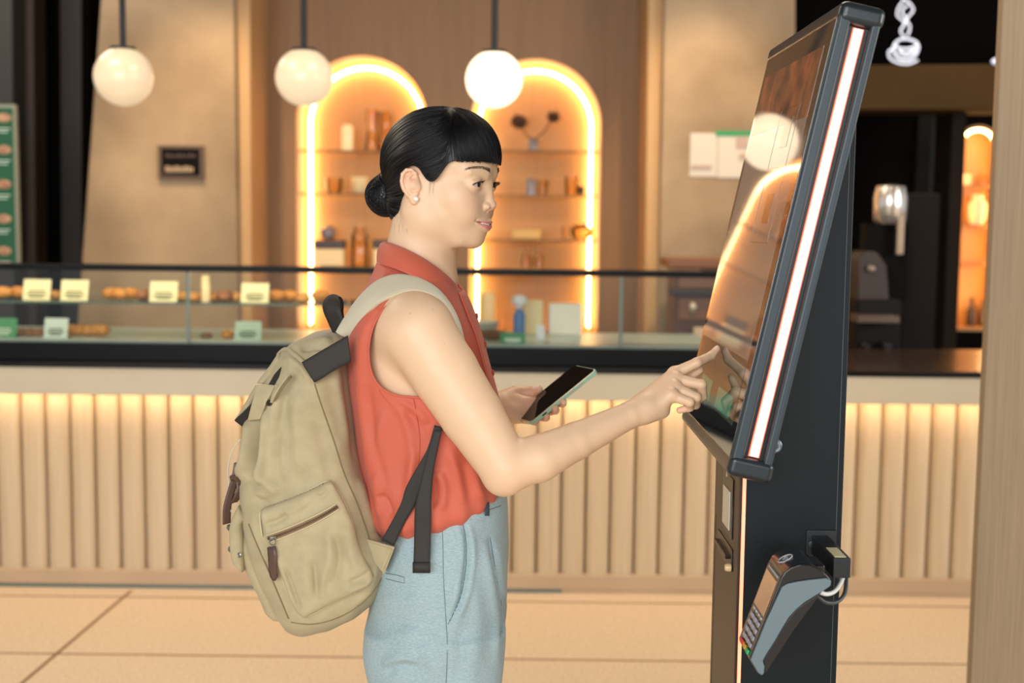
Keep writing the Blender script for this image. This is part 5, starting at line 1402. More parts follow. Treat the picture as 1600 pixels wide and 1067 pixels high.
V_ = np.zeros((NV, NT, 3))
for j in range(NV):
    v = j / (NV - 1)
    z = zb_c + (zt_c - zb_c) * v
    b, f, w = torso_at(z); cx = (b + f) / 2; rx = (f - b) / 2 + .004; ry = w + .004
    if v < .035: k = 1 - (1 - v / .035) ** 2 * .16; rx = rx * k; ry = ry * k
    c_ = np.sign(co) * np.abs(co) ** (2 / NE); s_ = np.sign(si) * np.abs(si) ** (2 / NE)
    V_[j, :, 0] = cx + rx * c_; V_[j, :, 1] = YB - ry * s_; V_[j, :, 2] = z - (.012 * (1 - v / .035) if v < .035 else 0)
V_ = V_.reshape(-1, 3)
F_ = np.array([(j * NT + i, j * NT + (i + 1) % NT, (j + 1) * NT + (i + 1) % NT, (j + 1) * NT + i) for j in range(NV - 1) for i in range(NT)])
N_ = vnormals(V_, F_); cen = A(V_[:, 0].mean(), YB, 0)
if ((V_ - cen)[:, :2] * N_[:, :2]).sum() < 0: F_ = F_[:, ::-1]; N_ = -N_
BLF = [([(583, 478), (566, 540), (566, 620), (577, 700), (592, 775)], 9, .0075), ([(600, 640), (590, 700), (598, 770), (606, 800)], 8, .005),
       ([(574, 600), (584, 680), (604, 760)], 6, -.004), ([(612, 628), (630, 650), (643, 700), (638, 760)], 7, .0045), ([(622, 624), (648, 640), (668, 662)], 5, .0045), ([(632, 640), (652, 662), (672, 700)], 5, -.0035),
       ([(650, 700), (640, 750), (628, 800)], 7, .005), ([(668, 740), (672, 770), (668, 800)], 5, .006), ([(684, 735), (694, 765), (690, 798)], 7, .007), ([(678, 745), (680, 775), (676, 795)], 3.5, -.006),
       ([(700, 700), (716, 745), (722, 788)], 8, .005), ([(735, 720), (742, 750), (748, 780)], 7, .005), ([(596, 770), (606, 785), (614, 806)], 4, -.005), ([(590, 740), (594, 780), (598, 806)], 6, .005),
       ([(735, 500), (750, 560), (764, 620)], 5, .003), ([(728, 520), (744, 600), (760, 680)], 5, -.003), ([(605, 425), (590, 452), (572, 480)], 5, .003)]
def px_y(V): M_ = mirY(V); return projN(M_)
x_, y_ = px_y(V_); disp = folds(x_, y_, BLF)
rw = np.random.RandomState(11)
low = np.clip((y_ - 640) / 140, 0, 1)
disp += low * .0022 * np.sin(th[None].repeat(NV, 0).ravel() * 17 + 1.3 * np.sin(y_ / 31)) 
tv = np.tile(np.arange(NV)[:, None] / (NV - 1), (1, NT)).ravel()
disp += .004 * np.exp(-((tv - .06) / .05) ** 2)
V_ = V_ + N_ * disp[:, None]
g_ = poly_sd(*px_y(V_), hole_s)
# placket opening at the neck
V2, T2 = clip(V_, F_, g_)
blouse = solid_sheet('blouse', V2, T2, .0016, m_bl, person); blouse['label'] = 'coral sleeveless blouse'
bbv = bvh_of(V_, tri(F_)); bbc = bvh_of(V2, T2)
# bound edge of the armhole
for mirror in (False, True):
    pts = []
    for x, y in hole_s:
        p, n = hit(bbv, x, y)
        if p is None: continue
        q = p + n * .0006; 
        if mirror: q = Vector((q.x, 2 * YB - q.y, q.z))
        pts.append(q)
    for _ in range(2): pts = [(pts[i - 1] + pts[i] * 2 + pts[(i + 1) % len(pts)]) / 4 for i in range(len(pts))]
    MB().tube(pts + [pts[0], pts[1]], .0019, 8).build('armhole_binding', m_bl, blouse, smooth=True, auto=80)
seam('side_seam', bbc, [(646, 622), (653, 660), (656, 700), (648, 760), (640, 802)], .0006, mat('coral_seam', '#b5493a', .7), blouse, .0004)
seam('shoulder_seam', bbc, [(606, 470), (585, 520), (581, 560), (590, 605), (610, 632)], .0003, mat('coral_seam', '#b5493a', .7), blouse, .0002)
# collar: fold-down wings round the neck, near wing then mirrored
ctop = [(597, 378, YB), (603, 379, 2.040), (618, 384, 2.018), (640, 393, 2.003), (668, 408, 2.004), (695, 427, 2.020), (712, 444, 2.040), (723, 458, 2.056)]
cbot = [(590, 413, YB), (596, 414, 2.022), (612, 418, 1.992), (640, 429, 1.972), (672, 446, 1.970), (698, 464, 1.984), (712, 475, 2.002), (718, 481, 2.016)]
def collar_side(mir):
    tp = smooth_path([WP(*q) for q in ctop], 5); bt = smooth_path([WP(*q) for q in cbot], 5)
    n = len(tp); W_ = 14; V = []
    for i in range(n):
        t_, b_ = tp[i], bt[i]; c = Vector((WP(650, 410, YB)[0], YB, t_.z)); o = (t_ - c); o.z = 0; o.normalize()
        for j in range(W_ + 1):
            s = j / W_
            p = t_.lerp(b_, s) + o * (.0050 * math.sin(PI * min(1, s * 1.1)) * .5 + .0010) + Vector((0, 0, .0014 * math.sin(PI * s)))
            if s < .12: p = p - o * .004 * (1 - s / .12) ** 2
            V.append((p.x, 2 * YB - p.y if mir else p.y, p.z))
    return V, n, W_
for mir in (False, True):
    V, n, W_ = collar_side(mir)
    Fc = [(i * (W_ + 1) + j, (i + 1) * (W_ + 1) + j, (i + 1) * (W_ + 1) + j + 1, i * (W_ + 1) + j + 1) for i in range(n - 1) for j in range(W_)]
    o = solid_sheet('collar', np.array(V), np.array(Fc), .0024, m_bl, blouse, off=0)
    edge = [Vector(V[i * (W_ + 1) + W_ - 1]) for i in range(n)]
    # inner band
    ip = [Vector(V[i * (W_ + 1)]) for i in range(n)]
    Vb = []; 
    for p in ip:
        c = Vector((WP(650, 410, YB)[0], YB, p.z)); o_ = p - c; o_.z = 0; o_.normalize()
        for k in range(5): q = p - o_ * (.0035 + .001 * k) - Vector((0, 0, .010 * k)); q += o_ * .012 * (k / 4); Vb.append(tuple(q))
    solid_sheet('collar_band', np.array(Vb), np.array([(i * 5 + j, i * 5 + j + 1, (i + 1) * 5 + j + 1, (i + 1) * 5 + j) for i in range(n - 1) for j in range(4)]), .0016, m_bl, blouse, off=0)
# front placket strip with buttons
pl = []; 
for k in range(40):
    z = zrow(452 + (770 - 452) * k / 39); b, f, w = torso_at(z)
    for a in (-.42, -.30, -.18, -.06, .06):
        c_ = math.cos(a); s__ = math.sin(a); x = (b + f) / 2 + ((f - b) / 2 + .0065) * abs(c_) ** (2 / NE); y = YB + (w + .0065) * (1 if s__ > 0 else -1) * abs(s__) ** (2 / NE)
        q = np.array([[x, y, z]]); xx, yy = px_y(q); d_ = folds(xx, yy, BLF)[0]; pl.append((x + d_ * c_, y, z))
solid_sheet('placket', np.array(pl), np.array([(k * 5 + a, k * 5 + a + 1, (k + 1) * 5 + a + 1, (k + 1) * 5 + a) for k in range(39) for a in range(4)]), .0014, m_bl, blouse, off=0)
mb = MB()
m_btn2 = mat('coral_button', '#b84c3c', .3)
for yy in (492, 536, 580, 700):
    z = zrow(yy); b, f, w = torso_at(z); MB().lathe([(.0048, -.001), (.0052, .0008), (.0042, .0018), (.001, .0012)], (f + .0085, YB - .010, z), 16, axis=(1, -.15, .1)).build('button', m_btn2, blouse, smooth=True)

# ---------------------------------------------------------------- trousers
m_tr = mat('blue_grey_weave', '#8ea5aa', .8, sheen=.1, noise=(420, .65, '#aec0c1'), stretch=(.5, .5, 1.3), bump=(900, .25, .0004))
nt = m_tr.node_tree
m_seam = mat('trouser_seam', '#647880', .8); m_gapd = mat('trouser_crease_shade', '#566870', .9)  # the darker tone paints shade inside pocket slits and the pleat
TP = [(762, 606, 789, .128), (780, 601, 792, .136), (800, 597, 793, .142), (830, 592, 794, .150), (870, 586, 794, .157), (910, 581, 793, .160), (950, 578, 791, .162), (985, 580, 787, .155), (1010, 590, 778, .135), (1040, 615, 755, .10), (1060, 645, 725, .05)]
TLg = [(960, 579, 790, .086), (1000, 577, 788, .086), (1030, 582, 785, .086), (1067, 593, 780, .086), (1120, 600, 774, .084), (1250, 608, 762, .078), (1450, 618, 742, .070), (1640, 628, 728, .062), (1690, 628, 726, .061)]
def tab(T_): 
    return (np.array([P((b + f) / 2, y, YB).z for y, b, f, w in T_]), np.array([P(b, y, YB).x for y, b, f, w in T_]), np.array([P(f, y, YB).x for y, b, f, w in T_]), np.array([w for *_, w in T_]))
def loft_sd(p, tb_, yc, n=2.4):
    z_, b_, f_, w_ = tb_; z = p[:, 2]; zz = -z; b = np.interp(zz, -z_, b_); f = np.interp(zz, -z_, f_); w = np.interp(zz, -z_, w_)
    rx = (f - b) / 2; u = np.abs(p[:, 0] - (b + f) / 2) / rx; v = np.abs(p[:, 1] - yc) / w; r = (u ** n + v ** n) ** (1 / n)
    return np.maximum((r - 1) * np.minimum(rx, w), np.maximum(z_[-1] - z, z - z_[0]))
tp_, tl_ = tab(TP), tab(TLg)
for t4 in (tp_, tl_):
    pass
TR = [FN(lambda p: loft_sd(p, tp_, YB), .01), FN(lambda p: loft_sd(p, tl_, YB - .080, 2.1), .02), FN(lambda p: loft_sd(p, tl_, YB + .080, 2.1), .02)]
zt0 = tl_[0][-1]
VT, QT = surfnet(TR, (-.30, 1.86, max(zt0 - .01, .02)), (.05, 2.30, tp_[0][0] + .01), .0036, proj_steps=1)
VT = relax(VT, QT, 8, .5)
NTn = vnormals(VT, QT)
if ((VT - VT.mean(0))[:, :2] * NTn[:, :2]).sum() < 0: QT = QT[:, ::-1]; NTn = -NTn
x_, y_ = projN(VT); near_ = (VT[:, 1] < YB + .02)
TF = [([(719, 806), (728, 843), (728, 885), (719, 934), (701, 974)], 3.0, -.0085), ([(712, 815), (720, 860), (712, 925), (697, 965)], 7, .0035), ([(729, 812), (737, 850), (736, 895), (726, 940), (708, 980)], 6, .0050),
      ([(766, 838), (773, 885), (784, 950), (784, 1010)], 3.4, -.0095), ([(757, 845), (764, 900), (775, 970), (776, 1040)], 7, .0055), ([(778, 850), (784, 900), (789, 940)], 5, .004),
      ([(598, 930), (640, 940), (690, 930)], 11, .0035), ([(585, 960), (630, 975), (690, 965)], 9, -.003), ([(590, 1000), (640, 990), (690, 1000)], 10, .003), ([(600, 1052), (625, 1040), (660, 1046)], 7, -.0045), ([(596, 1040), (620, 1028), (655, 1030)], 7, .005),
      ([(610, 870), (640, 880), (680, 872)], 9, .002), ([(740, 900), (745, 960), (742, 1040)], 10, .003), ([(720, 980), (722, 1030), (716, 1067)], 9, -.003), ([(650, 1010), (672, 1030), (690, 1062)], 9, .003), ([(660, 830), (664, 880), (668, 930)], 12, .0015)]
d_ = folds(x_, y_, TF) * near_
d_ += .0012 * np.sin(x_ / 9 + 2 * np.sin(y_ / 40)) * near_
VT = VT + NTn * d_[:, None]
yw = 768 + (793 - 768) * np.clip((790 - x_) / 190, 0, 1)
trs = np_mesh('trousers', VT, QT, m_tr, person); trs['label'] = 'light blue-grey woven trousers'
tbv = bvh_of(VT, tri(QT))
seam('side_seam', tbv, [(690, 800), (692, 850), (693, 900), (697, 970), (699, 1010), (697, 1067), (694, 1100)], .0006, m_seam, trs, .0002)
seam('waistband_seam', tbv, [(628, 814), (660, 811), (690, 809), (721, 805), (758, 798), (782, 790)], .0008, m_seam, trs, .0002)
seam('pocket_opening', tbv, [(720, 806), (728, 843), (728, 885), (719, 934), (700, 975)], .0009, m_gapd, trs, -.0004)
seam('pleat', tbv, [(766, 840), (773, 885), (784, 946)], .0008, m_gapd, trs, -.0004)
seam('back_pocket', tbv, [(603, 896), (618, 898), (632, 902)], .0006, m_gapd, trs, .0)
seam('back_pocket', tbv, [(603, 904), (618, 908), (632, 911)], .0006, m_seam, trs, .0)
seam('back_pocket', tbv, [(632, 902), (632, 911)], .0005, m_seam, trs, .0)
def loop_(x0, y0, x1, y1, m):
    e1 = []; e2 = []
    for k in range(8):
        y = y0 + (y1 - y0) * k / 7
        for x, e in ((x0, e1), (x1, e2)):
            p, n = hit(tbv, x, y, 1.95); p = p + (n * .0022 if n else Vector((0, -.002, 0))); e.append(p)
    strip('belt_loop', e1, e2, .0016, m, trs, 3)
loop_(635, 805, 644, 821, m_tr); loop_(756, 772, 762, 806, mat('loop_dark', '#3b444a', .8))
# shoes
m_shoe = mat('white_shoe', '#e6e2da', .5)
for s in (-1, 1):
    an = A((tb[0] + tf[0]) / 2 - .02 + (.01 if s > 0 else 0), YB + s * .085, 0)
    SH = [EL(an + A(.0, 0, .045), (.052, .040, .046), .02), RC(an + A(.02, 0, .035), an + A(.145, s * .006, .030), .040, .030, .02), EL(an + A(.06, 0, .012), (.135, .045, .018), .01), FN(lambda p: -(p[:, 2] - .001), .001, 's')]
    SH[-1] = FN(lambda p: p[:, 2] - .001, .001, 's')
    v, q = surfnet(SH, an + A(-.10, -.07, -.01), an + A(.23, .07, .12), .004); np_mesh('shoe', v, q, m_shoe, person)
# ================================================================ BACKPACK
m_cv = mat('khaki_canvas', '#b3a582', .9, sheen=.1, noise=(34, .55, '#9d906d'), bump=(650, .45, .0006)); m_cv2 = mat('khaki_strap', '#cbc2a8', .88, sheen=.2, bump=(800, .4, .0005))
m_pip = mat('canvas_piping', '#cdbf98', .85); m_stitch = mat('canvas_seam', '#7d6f4c', .9); m_web = mat('black_webbing', '#2a2622', .7, bump=(900, .5, .0006)); m_lea = mat('brown_leather', '#5a4238', .45, bump=(200, .2, .0004))
m_zip = mat('zip_tape', '#8d7355', .8); m_brs = mat('aged_metal', '#8d8a80', .3, metal=.8); m_void = mat('bag_gap_shade', '#2b241e', .95)  # the near-black stands for shade in the bag openings
YG = 2.075; HG = .140
bag = empty('backpack', tuple(WP(500, 985, YG)), 'khaki canvas backpack with dark webbing straps worn on the woman\'s back', 'backpack')
prof = [(440, 549), (455, 538), (474, 528), (500, 522), (522, 519), (543, 530), (549, 600), (558, 680), (572, 750), (590, 806), (610, 848), (614, 885), (603, 912), (585, 938), (560, 957), (520, 976), (482, 986), (456, 980), (440, 962), (420, 928), (402, 888), (390, 855), (382, 812), (379, 760), (378, 710), (386, 668), (398, 632), (414, 600), (428, 570)]
PXZ = [(P(x, y, 2.02).x, P(x, y, 2.02).z) for x, y in spl2(prof + [prof[0]], 3)[:-1]]
def bag_sd(p):
    d2 = poly_sd(p[:, 0], p[:, 2], PXZ)
    # the sides pull in towards the drawn-in mouth
    zt = np.clip((p[:, 2] - P(480, 640, 2).z) / .13, 0, 1); hw = HG - .035 * zt * zt
    return smax(d2, np.abs(p[:, 1] - YG) - hw, .075)
BG = [FN(bag_sd, .01)]
VG, QG = surfnet(BG, (-.44, 1.90, .72), (-.15, 2.25, 1.34), .0034, proj_steps=1)
VG = relax(VG, QG, 2, .5); NG = vnormals(VG, QG)
if ((VG - VG.mean(0)) * NG).sum() < 0: QG = QG[:, ::-1]; NG = -NG
x_, y_ = projN(VG); nr = np.clip((YG - .02 - VG[:, 1]) / .05, 0, 1)
BF = [([(392, 650), (388, 690), (380, 725), (372, 750)], 6, .012), ([(403, 640), (400, 670), (396, 705), (388, 745)], 6.5, -.024), ([(414, 640), (410, 680), (407, 730), (402, 775)], 6, .010), ([(432, 600), (428, 640), (424, 680)], 10, .007), ([(388, 735), (398, 752), (410, 765)], 6, -.010), ([(384, 752), (396, 768), (414, 778)], 6, .007), ([(452, 600), (440, 640), (432, 700), (436, 760)], 7, -.006), ([(466, 610), (460, 670), (468, 740)], 9, .005), ([(392, 720), (412, 750), (436, 772)], 9, .008), ([(384, 746), (402, 776), (424, 800)], 8, -.007),
      ([(470, 600), (476, 680), (470, 740)], 14, .004), ([(500, 640), (506, 700), (520, 760)], 10, -.003), ([(448, 560), (470, 575), (488, 600)], 6, .008), ([(455, 548), (480, 536), (520, 530)], 5, .006), ([(470, 548), (490, 542), (515, 545)], 4, -.006),
      ([(520, 560), (530, 620), (545, 700)], 7, .004), ([(538, 570), (545, 640), (556, 720)], 5, -.004), ([(560, 745), (572, 790), (586, 830)], 6, .005), ([(577, 770), (588, 810), (600, 845)], 4, -.005),
      ([(410, 790), (450, 770), (500, 748)], 8, -.003), ([(395, 800), (404, 840), (418, 880)], 8, .004), ([(590, 880), (575, 925), (540, 955)], 6, .003), ([(420, 880), (440, 935), (455, 970)], 7, .003), ([(445, 620), (450, 680), (446, 740)], 6, -.003)]
d_ = folds(x_, y_, BF) * nr
h1 = .5 * np.sin(x_ / 13 + y_ / 23) + .5 * np.sin(x_ / 7.3 - y_ / 17 + 1.7); d_ += .0012 * h1
VG = VG + NG * d_[:, None]
main = np_mesh('main_bag', VG, QG, m_cv, bag); gbv = bvh_of(VG, tri(QG))
def patch(name, bv, poly, H, edge, m, parent, F2=(), step=2.0, base=.0005, th=.0014, push=0):
    poly_s = poly; xs = [p[0] for p in poly]; ys = [p[1] for p in poly]
    gx = np.arange(min(xs) - 4, max(xs) + 5, step); gy = np.arange(min(ys) - 4, max(ys) + 5, step); V = []; ok = []
    PX = []; 
    for y in gy:
        for x in gx:
            p, n = hit(bv, x, y); PX.append((x, y))
            if p is None: V.append((0, 0, 0)); ok.append(False)
            else: V.append(tuple(p) + tuple(n)); ok.append(True)
    W_ = len(gx); PX = np.array(PX); ok = np.array(ok); Vp = np.array([v[:3] for v in V]); Nn = np.array([v[3:] if len(v) == 6 else (0, -1, 0) for v in V])
    sd = poly_sd(PX[:, 0], PX[:, 1], poly_s); t = np.clip(-sd / edge, 0, 1); t = np.sqrt(1 - (1 - t) ** 2)
    hgt = base + H * t + (folds(PX[:, 0], PX[:, 1], F2) * t if F2 else 0)
    # smooth normals
    Ng = Nn.reshape(len(gy), W_, 3).copy()
    for _ in range(6): Ng[1:-1, 1:-1] = (Ng[1:-1, 1:-1] + Ng[:-2, 1:-1] + Ng[2:, 1:-1] + Ng[1:-1, :-2] + Ng[1:-1, 2:]) / 5
    Nn = Ng.reshape(-1, 3); Nn /= np.linalg.norm(Nn, axis=1)[:, None] + 1e-9
    Vp = Vp + Nn * hgt[:, None]
    Fq = np.array([(j * W_ + i, j * W_ + i + 1, (j + 1) * W_ + i + 1, (j + 1) * W_ + i) for j in range(len(gy) - 1) for i in range(W_ - 1) if ok[[j * W_ + i, j * W_ + i + 1, (j + 1) * W_ + i + 1, (j + 1) * W_ + i]].all()])
    v2, f2 = clip(Vp, Fq, -sd); o = solid_sheet(name, v2, f2, th, m, parent, off=0)
    return o, bvh_of(v2, f2)
# side pocket
pk = [(408, 801), (412, 795), (440, 784), (480, 768), (508, 753), (516, 752), (524, 762), (537, 787), (548, 815), (555, 842), (562, 862), (578, 892), (581, 902), (575, 912), (552, 925), (520, 940), (490, 955), (476, 962), (468, 958), (460, 946), (444, 907), (428, 868), (416, 838)]
pks = spl2(pk + [pk[0]], 3)[:-1]
pocket, pbv = patch('side_pocket', gbv, pks, .0150, 11, m_cv, bag, [([(512, 822), (516, 860), (508, 900), (500, 930)], 7, .006), ([(524, 830), (530, 870), (524, 910)], 6, -.006), ([(538, 820), (546, 860), (560, 890)], 6, .004), ([(430, 860), (448, 900), (462, 945)], 6, .004), ([(446, 880), (460, 915), (472, 950)], 5, -.006), ([(480, 850), (478, 890), (486, 930)], 9, .004), ([(494, 870), (494, 900), (496, 935)], 6, -.005), ([(545, 905), (560, 900), (576, 888)], 4, -.006), ([(540, 920), (556, 912), (574, 904)], 4, .005), ([(420, 815), (436, 812), (452, 800)], 5, -.006), ([(470, 800), (486, 785), (500, 768)], 7, -.005), ([(500, 775), (508, 768), (512, 758)], 4, -.004), ([(566, 905), (572, 898), (580, 896)], 3, -.004), ([(414, 815), (418, 808), (412, 800)], 4, .003), ([(440, 800), (470, 790), (500, 775)], 6, .003)])
seam('piping', gbv, [(410, 838), (407, 812), (410, 797), (440, 784), (480, 768), (512, 751), (526, 764), (540, 790), (550, 818), (556, 845), (566, 870), (581, 898), (579, 908), (560, 922), (520, 941), (480, 962), (466, 957), (450, 925), (440, 898)], .0013, m_pip, pocket, .0022)
# zip
za = smooth_path([Vector((418, 836, 0)), Vector((445, 826, 0)), Vector((480, 811, 0)), Vector((508, 797, 0)), Vector((524, 787, 0))], 8)
zb2 = smooth_path([Vector((424, 846, 0)), Vector((450, 836, 0)), Vector((484, 821, 0)), Vector((512, 806, 0)), Vector((529, 795, 0))], 8)
def on_bv(bv, x, y, lift, fb=1.93):
    p, n = hit(bv, x, y, fb); return p + (n * lift if n else Vector((0, -lift, 0)))
strip('zip_tape', [on_bv(pbv, p.x, p.y, .0030) for p in za], [on_bv(pbv, p.x, p.y, .0030) for p in zb2], .0022, m_zip, pocket, 4)
mb = MB(); n_t = 64
for k in range(n_t):
    i = k / (n_t - 1) * (len(za) - 1); a = za[int(i)].lerp(za[min(int(i) + 1, len(za) - 1)], i % 1); b = zb2[int(i)].lerp(zb2[min(int(i) + 1, len(za) - 1)], i % 1)
    mb.tube([on_bv(pbv, *(a.lerp(b, .30)).xy, .0046), on_bv(pbv, *(a.lerp(b, .70)).xy, .0046)], .0006, 5)
teeth = mb.build('zip_teeth', mat('zip_teeth', '#5d4a35', .4, metal=.4), pocket)
for e_ in (za, zb2): MB().tube([on_bv(pbv, p.x, p.y, .0034) for p in e_], .0009, 6).build('zip_edge', m_pip, pocket, smooth=True)
MB().obox(on_bv(pbv, 423, 838, .003), (.011, .0, .003), (0, -.003, 0), (-.001, 0, -.006)).build('zip_slider', m_brs, pocket, bevel=.001)
ring = on_bv(pbv, 428, 845, .006); MB().tube([ring + Vector((math.cos(a) * .0048, -.001, math.sin(a) * .0048)) for a in [k * PI / 8 for k in range(17)]], .0008, 6).build('zip_ring', m_brs, pocket, smooth=True)
pa = [on_bv(pbv, x, y, .006) for x, y in ((423, 852), (421.5, 868), (422, 885), (424, 899))]; pb_ = [on_bv(pbv, x, y, .006) for x, y in ((432, 851), (434, 868), (436.5, 885), (436, 899))]
pa.append(on_bv(pbv, 428, 905, .006)); pb_.append(on_bv(pbv, 432, 905, .006)); strip('zip_pull', pa, pb_, .0024, m_lea, pocket, 3)
# seams of the main bag
seam('side_seam', gbv, [(491, 598), (501, 630), (522, 690), (537, 738), (558, 787), (573, 830), (585, 868), (600, 898)], .0010, m_stitch, bag, .0003)
seam('rim', gbv, [(436, 556), (440, 549), (450, 547), (462, 556), (474, 567), (485, 582), (491, 598)], .0042, m_cv, bag, .0005)
seam('front_seam', gbv, [(389, 818), (400, 846), (420, 892), (436, 930), (451, 966)], .0012, m_stitch, bag, .0004)
seam('bottom_seam', gbv, [(455, 972), (490, 975), (530, 964), (560, 946), (582, 925), (596, 902)], .0010, m_stitch, bag, .0003)
# front pocket with flap and snap
fp = [(389, 818), (378, 806), (372, 830), (376, 862), (388, 893), (403, 922), (417, 955), (430, 966), (450, 968), (438, 930), (418, 885), (400, 845)]
FX = [(P(x, y, 2.0).x, P(x, y, 2.0).z) for x, y in fp]
vf, qf = surfnet([FN(lambda p: smax(poly_sd(p[:, 0], p[:, 2], FX), np.abs(p[:, 1] - YG) - .112, .03), .01)], (-.46, 1.93, .74), (-.30, 2.22, 1.0), .0034, proj_steps=1)
vf = relax(vf, qf, 2, .5); fpo = np_mesh('front_pocket', vf, qf, m_cv, bag)
flp = [(376, 786), (366, 806), (362, 824), (363, 850), (366, 872), (374, 882), (383, 890), (385, 872), (384, 840), (382, 815), (388, 806), (384, 796)]
LX = [(P(x, y, 1.985).x, P(x, y, 1.985).z) for x, y in spl2(flp + [flp[0]], 3)[:-1]]
vf, qf = surfnet([FN(lambda p: smax(poly_sd(p[:, 0], p[:, 2], LX), np.abs(p[:, 1] - YG) - .118, .012), .01)], (-.47, 1.93, .80), (-.36, 2.22, 1.02), .003, proj_steps=1)
flo = np_mesh('pocket_flap', relax(vf, qf, 1), qf, m_cv, fpo); fbv = bvh_of(vf, tri(qf))
q = on_bv(fbv, 374, 867, .0005); MB().lathe([(.0040, 0), (.0042, .001), (.0028, .0018), (.0012, .0012)], q, 18, axis=(-.5, -1, 0)).build('snap', m_brs, flo, smooth=True)
for (x, y) in ((360, 824), (362, 858)):
    q = WP(x, y, 2.03); MB().lathe([(.0050, 0), (.0055, .003), (.003, .0055), (.001, .006)], q, 16, axis=(-1, -.2, 0)).build('rivet', m_brs, flo, smooth=True)
# leather strap on the front with its keeper
def rib(name, ea, eb, th, m, par, Y, nu=4): return strip(name, [WP(x, y, Y if not hasattr(Y, '__len__') else Y[i]) for i, (x, y) in enumerate(ea)], [WP(x, y, Y if not hasattr(Y, '__len__') else Y[i]) for i, (x, y) in enumerate(eb)], th, m, par, nu)
ls = smooth_path([WP(371, 722, 1.985), WP(367, 745, 1.98), WP(360, 768, 1.98), WP(354, 792, 1.98), WP(353, 818, 1.985)], 6)
strip('leather_strap', [Vector(p) + Vector((-.0055, 0, -.001)) for p in ls], [Vector(p) + Vector((.0055, .006, .001)) for p in ls], .003, m_lea, bag, 4)
ls2 = smooth_path([WP(372, 745, 1.985), WP(374, 762, 1.98), WP(369, 776, 1.98), WP(364, 784, 1.985)], 6)
strip('leather_strap', [Vector(p) + Vector((-.005, 0, -.001)) for p in ls2], [Vector(p) + Vector((.005, .006, .001)) for p in ls2], .003, m_lea, bag, 4)
MB().tube([WP(*q) for q in ((362, 745, 1.972), (370, 748, 1.966), (377, 755, 1.972), (374, 760, 1.992), (364, 756, 1.995), (362, 745, 1.972))], .0034, 8).build('strap_keeper', m_lea, bag, smooth=True)
MB().tube(smooth_path([WP(376, 686, 1.99), WP(362, 706, 1.985), WP(356, 735, 1.985), WP(358, 760, 1.985), WP(361, 800, 1.985)], 6), .0012, 6).build('front_cord', m_cv2, bag, smooth=True)
# drawn-in mouth: raised lid edge, tab, shade of the gaps painted as dark pieces
lidp = [(433, 552), (420, 572), (404, 592), (390, 615), (376, 640), (365, 656), (374, 660), (386, 668), (392, 655), (396, 630), (412, 604), (430, 590), (442, 574), (442, 558)]
LD = [(P(x, y, 1.99).x, P(x, y, 1.99).z) for x, y in lidp]
vl, ql = surfnet([FN(lambda p: smax(poly_sd(p[:, 0], p[:, 2], LD), np.abs(p[:, 1] - YG) - .095, .02), .01)], (-.46, 1.95, 1.05), (-.34, 2.2, 1.28), .003, proj_steps=1)
lid = np_mesh('top_flap', relax(vl, ql, 2), ql, m_cv, bag)
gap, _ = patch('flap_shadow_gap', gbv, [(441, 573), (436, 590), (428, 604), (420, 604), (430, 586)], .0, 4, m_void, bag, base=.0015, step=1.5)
MB().prism([WP(x, y, 1.966) for x, y in ((365, 657), (380, 643), (395, 628), (396, 648), (391, 660), (386, 673))], (0, .012, 0)).build('flap_shade', m_void, lid, bevel=.002)
MB().prism([WP(x, y, 1.964) for x, y in ((441, 574), (437, 592), (431, 603), (419, 604), (428, 588))], (0, .012, 0)).build('flap_shade', m_void, lid, bevel=.002)
tabE = [WP(*q) for q in ((402, 602, 1.956), (399, 618, 1.950), (394, 636, 1.950), (389, 656, 1.958))]; tabF = [WP(*q) for q in ((431, 604, 1.950), (424, 618, 1.942), (415, 636, 1.940), (409, 654, 1.946))]
tb1 = strip('cord_tab', smooth_path(tabE, 5), smooth_path(tabF, 5), .005, m_cv, bag, 6); bvm = tb1.modifiers.new('b', 'BEVEL'); bvm.width = .0015; bvm.segments = 2
MB().tube([WP(*q) for q in ((401, 601, 1.956), (416, 603, 1.950), (432, 604, 1.950))], .0022, 8).build('tab_edge', m_pip, tb1, smooth=True)
MB().lathe([(.0045, 0), (.0048, .0012), (.0024, .0022), (.001, .001)], on_bv(gbv, 423, 630, .003), 16, axis=(-.2, -1, .1)).build('eyelet', m_void, bag, smooth=True)
MB().tube(smooth_path([WP(*q) for q in ((424, 628, 1.936), (432, 612, 1.926), (446, 592, 1.928), (452, 584, 1.934))], 6), .0022, 8).build('draw_cord', m_cv, bag, smooth=True)
MB().tube(smooth_path([WP(*q) for q in ((428, 626, 1.936), (438, 610, 1.924), (450, 594, 1.926), (455, 588, 1.934))], 6), .0018, 8).build('draw_cord', m_stitch, bag, smooth=True)
